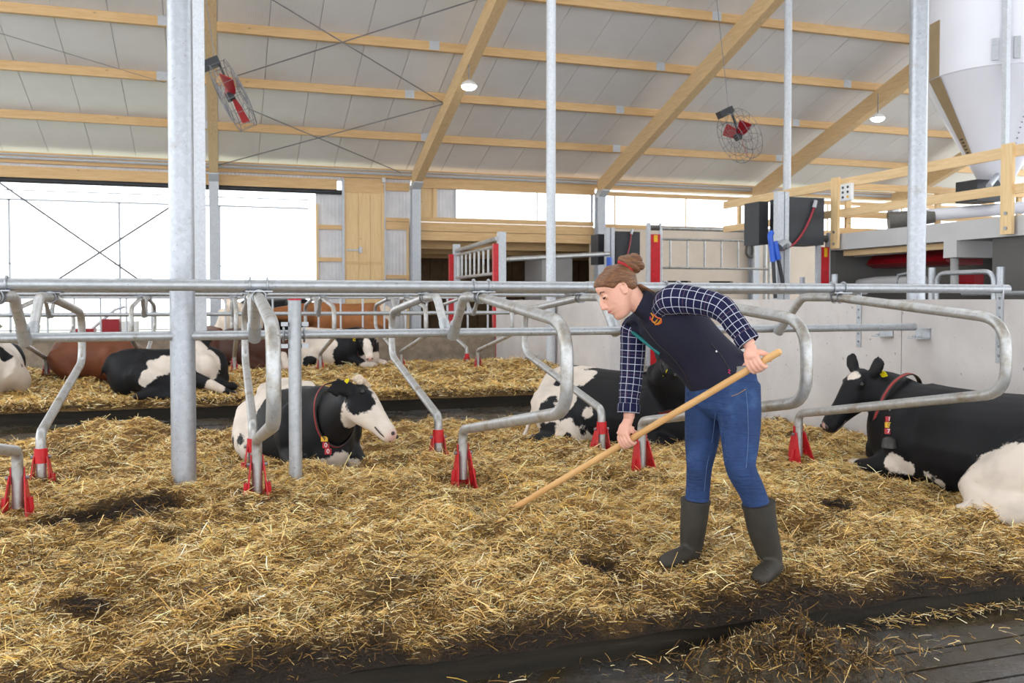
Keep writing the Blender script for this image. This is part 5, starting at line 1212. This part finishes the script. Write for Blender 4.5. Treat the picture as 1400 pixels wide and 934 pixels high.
YG0, YG1 = 21.3, 17.6; XG = 5.55
for (u, v0, Y), lb in (((620, 334, YG0), 'slim far post of the barred gate, with red edge'), ((681, 317, YG1), 'slim near post of the barred gate, with red edge')):
    p_ = atY(u, v0, Y); t = thing('gate_post', lb, 'post', (p_[0], p_[1], FZ)); MB().box((.0, -.05, 0), (.16, .08, p_[2] - FZ)).build('shaft', 'galv_far', t, smooth=None); MB().box((-.11, -.03, 0), (.0, .06, p_[2] - FZ - .25)).build('red_cover', 'red', t, smooth=None)
ga, gb = atY(624, 343, YG0), atY(680, 326, YG1); g = thing('barred_gate', 'galvanised barred gate between two red-edged posts', 'gate', ga)
MB().tube([ga*0, gb - ga], .05, 8).build('top_pipe', 'galv_tube', g)
ca, cb, da, db = atY(624, 349, YG0), atY(678, 337, YG1), atY(624, 380, YG0), atY(678, 374, YG1)
for a_, b_ in ((ca, cb), (da, db)): MB().tube([a_ - ga, b_ - ga], .035, 8).build('gate_rail', 'galv_tube', g)
for k in range(9): t_ = (k + .5)/9; MB().tube([ca + (cb - ca)*t_ - ga, da + (db - da)*t_ - ga], .024, 8).build('gate_bar', 'galv_tube', g)
a_, b_ = atY(686, 355, YG1), atY(832, 347, 19.4); tag(MB().tube([a_, b_], .055, 10).build('pipe_rail', 'galv_tube'), 'pale pipe rail from the barred gate to the left black cabinet', 'rail')
def cabinet(u0, u1, v0, v1, Y, label, posts, hosepx, nozzle=None, ytilt=.0):
    a_ = atY(u0, v1, Y); b_ = atY(u1, v0, Y); c0 = np.array([a_[0], Y, a_[2]]); w_ = b_[0] - a_[0]; h_ = b_[2] - a_[2]
    t = thing('black_cabinet', label, 'cabinet', c0)
    MB().box((0, 0, 0), (w_, .55, h_)).build('housing', 'black_plastic', t, smooth=None)
    MB().box((-.75*w_*.55, .45, .02), (-.1, .9, h_*.95)).build('rear_housing', 'black_plastic', t, smooth=None)
    for x0, x1 in posts: MB().box((x0, -.02, FZ - c0[2]), (x1, .10, h_ + .08)).build('mount_post', 'galv_far', t, smooth=None)
    P = [atY(u, v, Y - .04) - c0 for u, v in hosepx]; MB().tube(catmull(P, 5), .018, 8).build('red_hose', 'hose_red', t); MB().tube([P[0] + ZU*.12 - np.array([-.03, 0, 0]), P[0]], .035, 8).build('hose_fitting', 'galv', t)
    if nozzle:
        for pts, r_, nm_, mt in nozzle: MB().tube(catmull([atY(u, v, Y - .12) - c0 for u, v in pts], 3), r_, 8).build(nm_, mt, t)
    return t
cabinet(1079, 1127, 271, 334, 12.55, 'black cabinet with red hose and blue spray nozzles, left of the red post', [(-.24, -.12), (-.10, -.02)], [(1113, 284), (1107, 300), (1098, 318), (1085, 334), (1068, 342), (1066, 336)],
    [([(1056, 318), (1053, 322), (1055, 340), (1057, 358)], .045, 'spray_nozzle', 'blue_plastic'), ([(1057, 358), (1059, 392), (1060, 408)], .03, 'hose', 'black_plastic'), ([(1059, 330), (1062, 345), (1064, 355)], .05, 'spray_nozzle', 'blue_plastic'), ([(1064, 355), (1069, 380), (1072, 400)], .032, 'hose', 'black_plastic'), ([(1066, 338), (1072, 333), (1077, 337)], .08, 'valve', 'galv')])
cabinet(842, 875, 317, 362, 19.4, 'smaller black cabinet seen above the woman\'s hair', [(-.26, -.16), (-.13, -.04)], [(863, 320), (861, 335), (857, 352)], [([(833, 352), (833, 366)], .07, 'spray_nozzle', 'blue_plastic')])
# pipe post up to the rafter, ladder-like gate and pipes before the pale wall
t = thing('steel_post', 'slim pipe post rising from the black cabinet to the rafter', 'post', (10.78, 15.1, FZ)); MB().cyl((0, 0, 0), (0, 0, 7.6), .075, 14).build('shaft', 'galv_far', t)
YL = 20.2; a0, b0 = atY(904, 327, YL), atY(1052, 330, YL); a1, b1 = atY(904, 366, YL), atY(1052, 368, YL); g = thing('ladder_gate', 'long galvanised gate with widely spaced uprights before the pale wall', 'gate', a1)
for p_, q_ in ((a0, b0), (a1, b1)): MB().tube([p_ - a1, q_ - a1], .03, 8).build('gate_rail', 'galv_tube', g)
for k in range(7): t_ = .08 + .155*k; MB().tube([a0 + (b0 - a0)*t_ - a1, a1 + (b1 - a1)*t_ - a1], .026, 8).build('gate_bar', 'galv_tube', g)
pt = thing('pipe_rail', 'long pale pipe rail under the right window band', 'rail', (atY(903, 312, YL + .3)[0], YL + .3, FZ)); lp = np.array(pt.location)
tb([atY(903, 312, YL + .3), atY(1052, 316, YL + .3)], .05, 'pipe', 'galv_tube', pt, lp)
for q_ in (atY(903, 312, YL + .3), atY(1046, 316, YL + .3)): tb([gz(q_), q_], .05, 'support', 'galv_tube', pt, lp)
for q_ in (a0, b0): tb([gz(q_), q_], .04, 'gate_stile', 'galv_tube', g, a1)
tag(MB().tube(catmull([atY(1031, 280, 24.04), atY(1026, 320, 23.9), atY(1021, 345, 23.9), atY(1028, 351, 23.9), atY(1030, 335, 23.9), atY(1028, 290, 23.9)], 5), .06, 8).build('cable_loop', 'sensor'), 'dark hanging cable loop at the right wall column', 'cable')
tag(MB().cyl(gz(atY(1097, 379, 14)), atY(1097, 379, 14), .05, 10).build('pipe_stub', 'galv_far'), 'short pale pipe stub just below the black cabinet', 'pipe'); tag(MB().cyl(gz(atY(1141, 375, 12.2)), atY(1141, 375, 12.2), .05, 10).build('pipe_stub', 'galv_far'), 'short pale pipe stub right of the red post', 'pipe')
# red feeder seen through the rails at far left
q = atZ(135, 452, .1); q = atY(135, 452, 20.5); t = thing('red_feeder', 'small red and white feed machine glimpsed between the rails at far left', 'machine', (q[0], 20.5, FZ))
MB().box((-.55, 0, .3), (-.1, .5, .85)).build('hopper', 'red_far', t); MB().box((.05, 0, .3), (.4, .5, 1.05)).build('body', 'red_far', t); MB().box((.45, .0, .35), (.75, .5, 1.0)).build('side_panel', 'white_paint', t); MB().tube([(-.2, .2, .8), (.3, .2, 1.25), (.5, .2, 1.32)], .03, 8).build('arm', 'galv_far', t)
for x in (-.4, .2, .6): MB().cyl((x, .25, 0), (x, .25, .35), .05, 8).build('leg', 'galv_far', t)
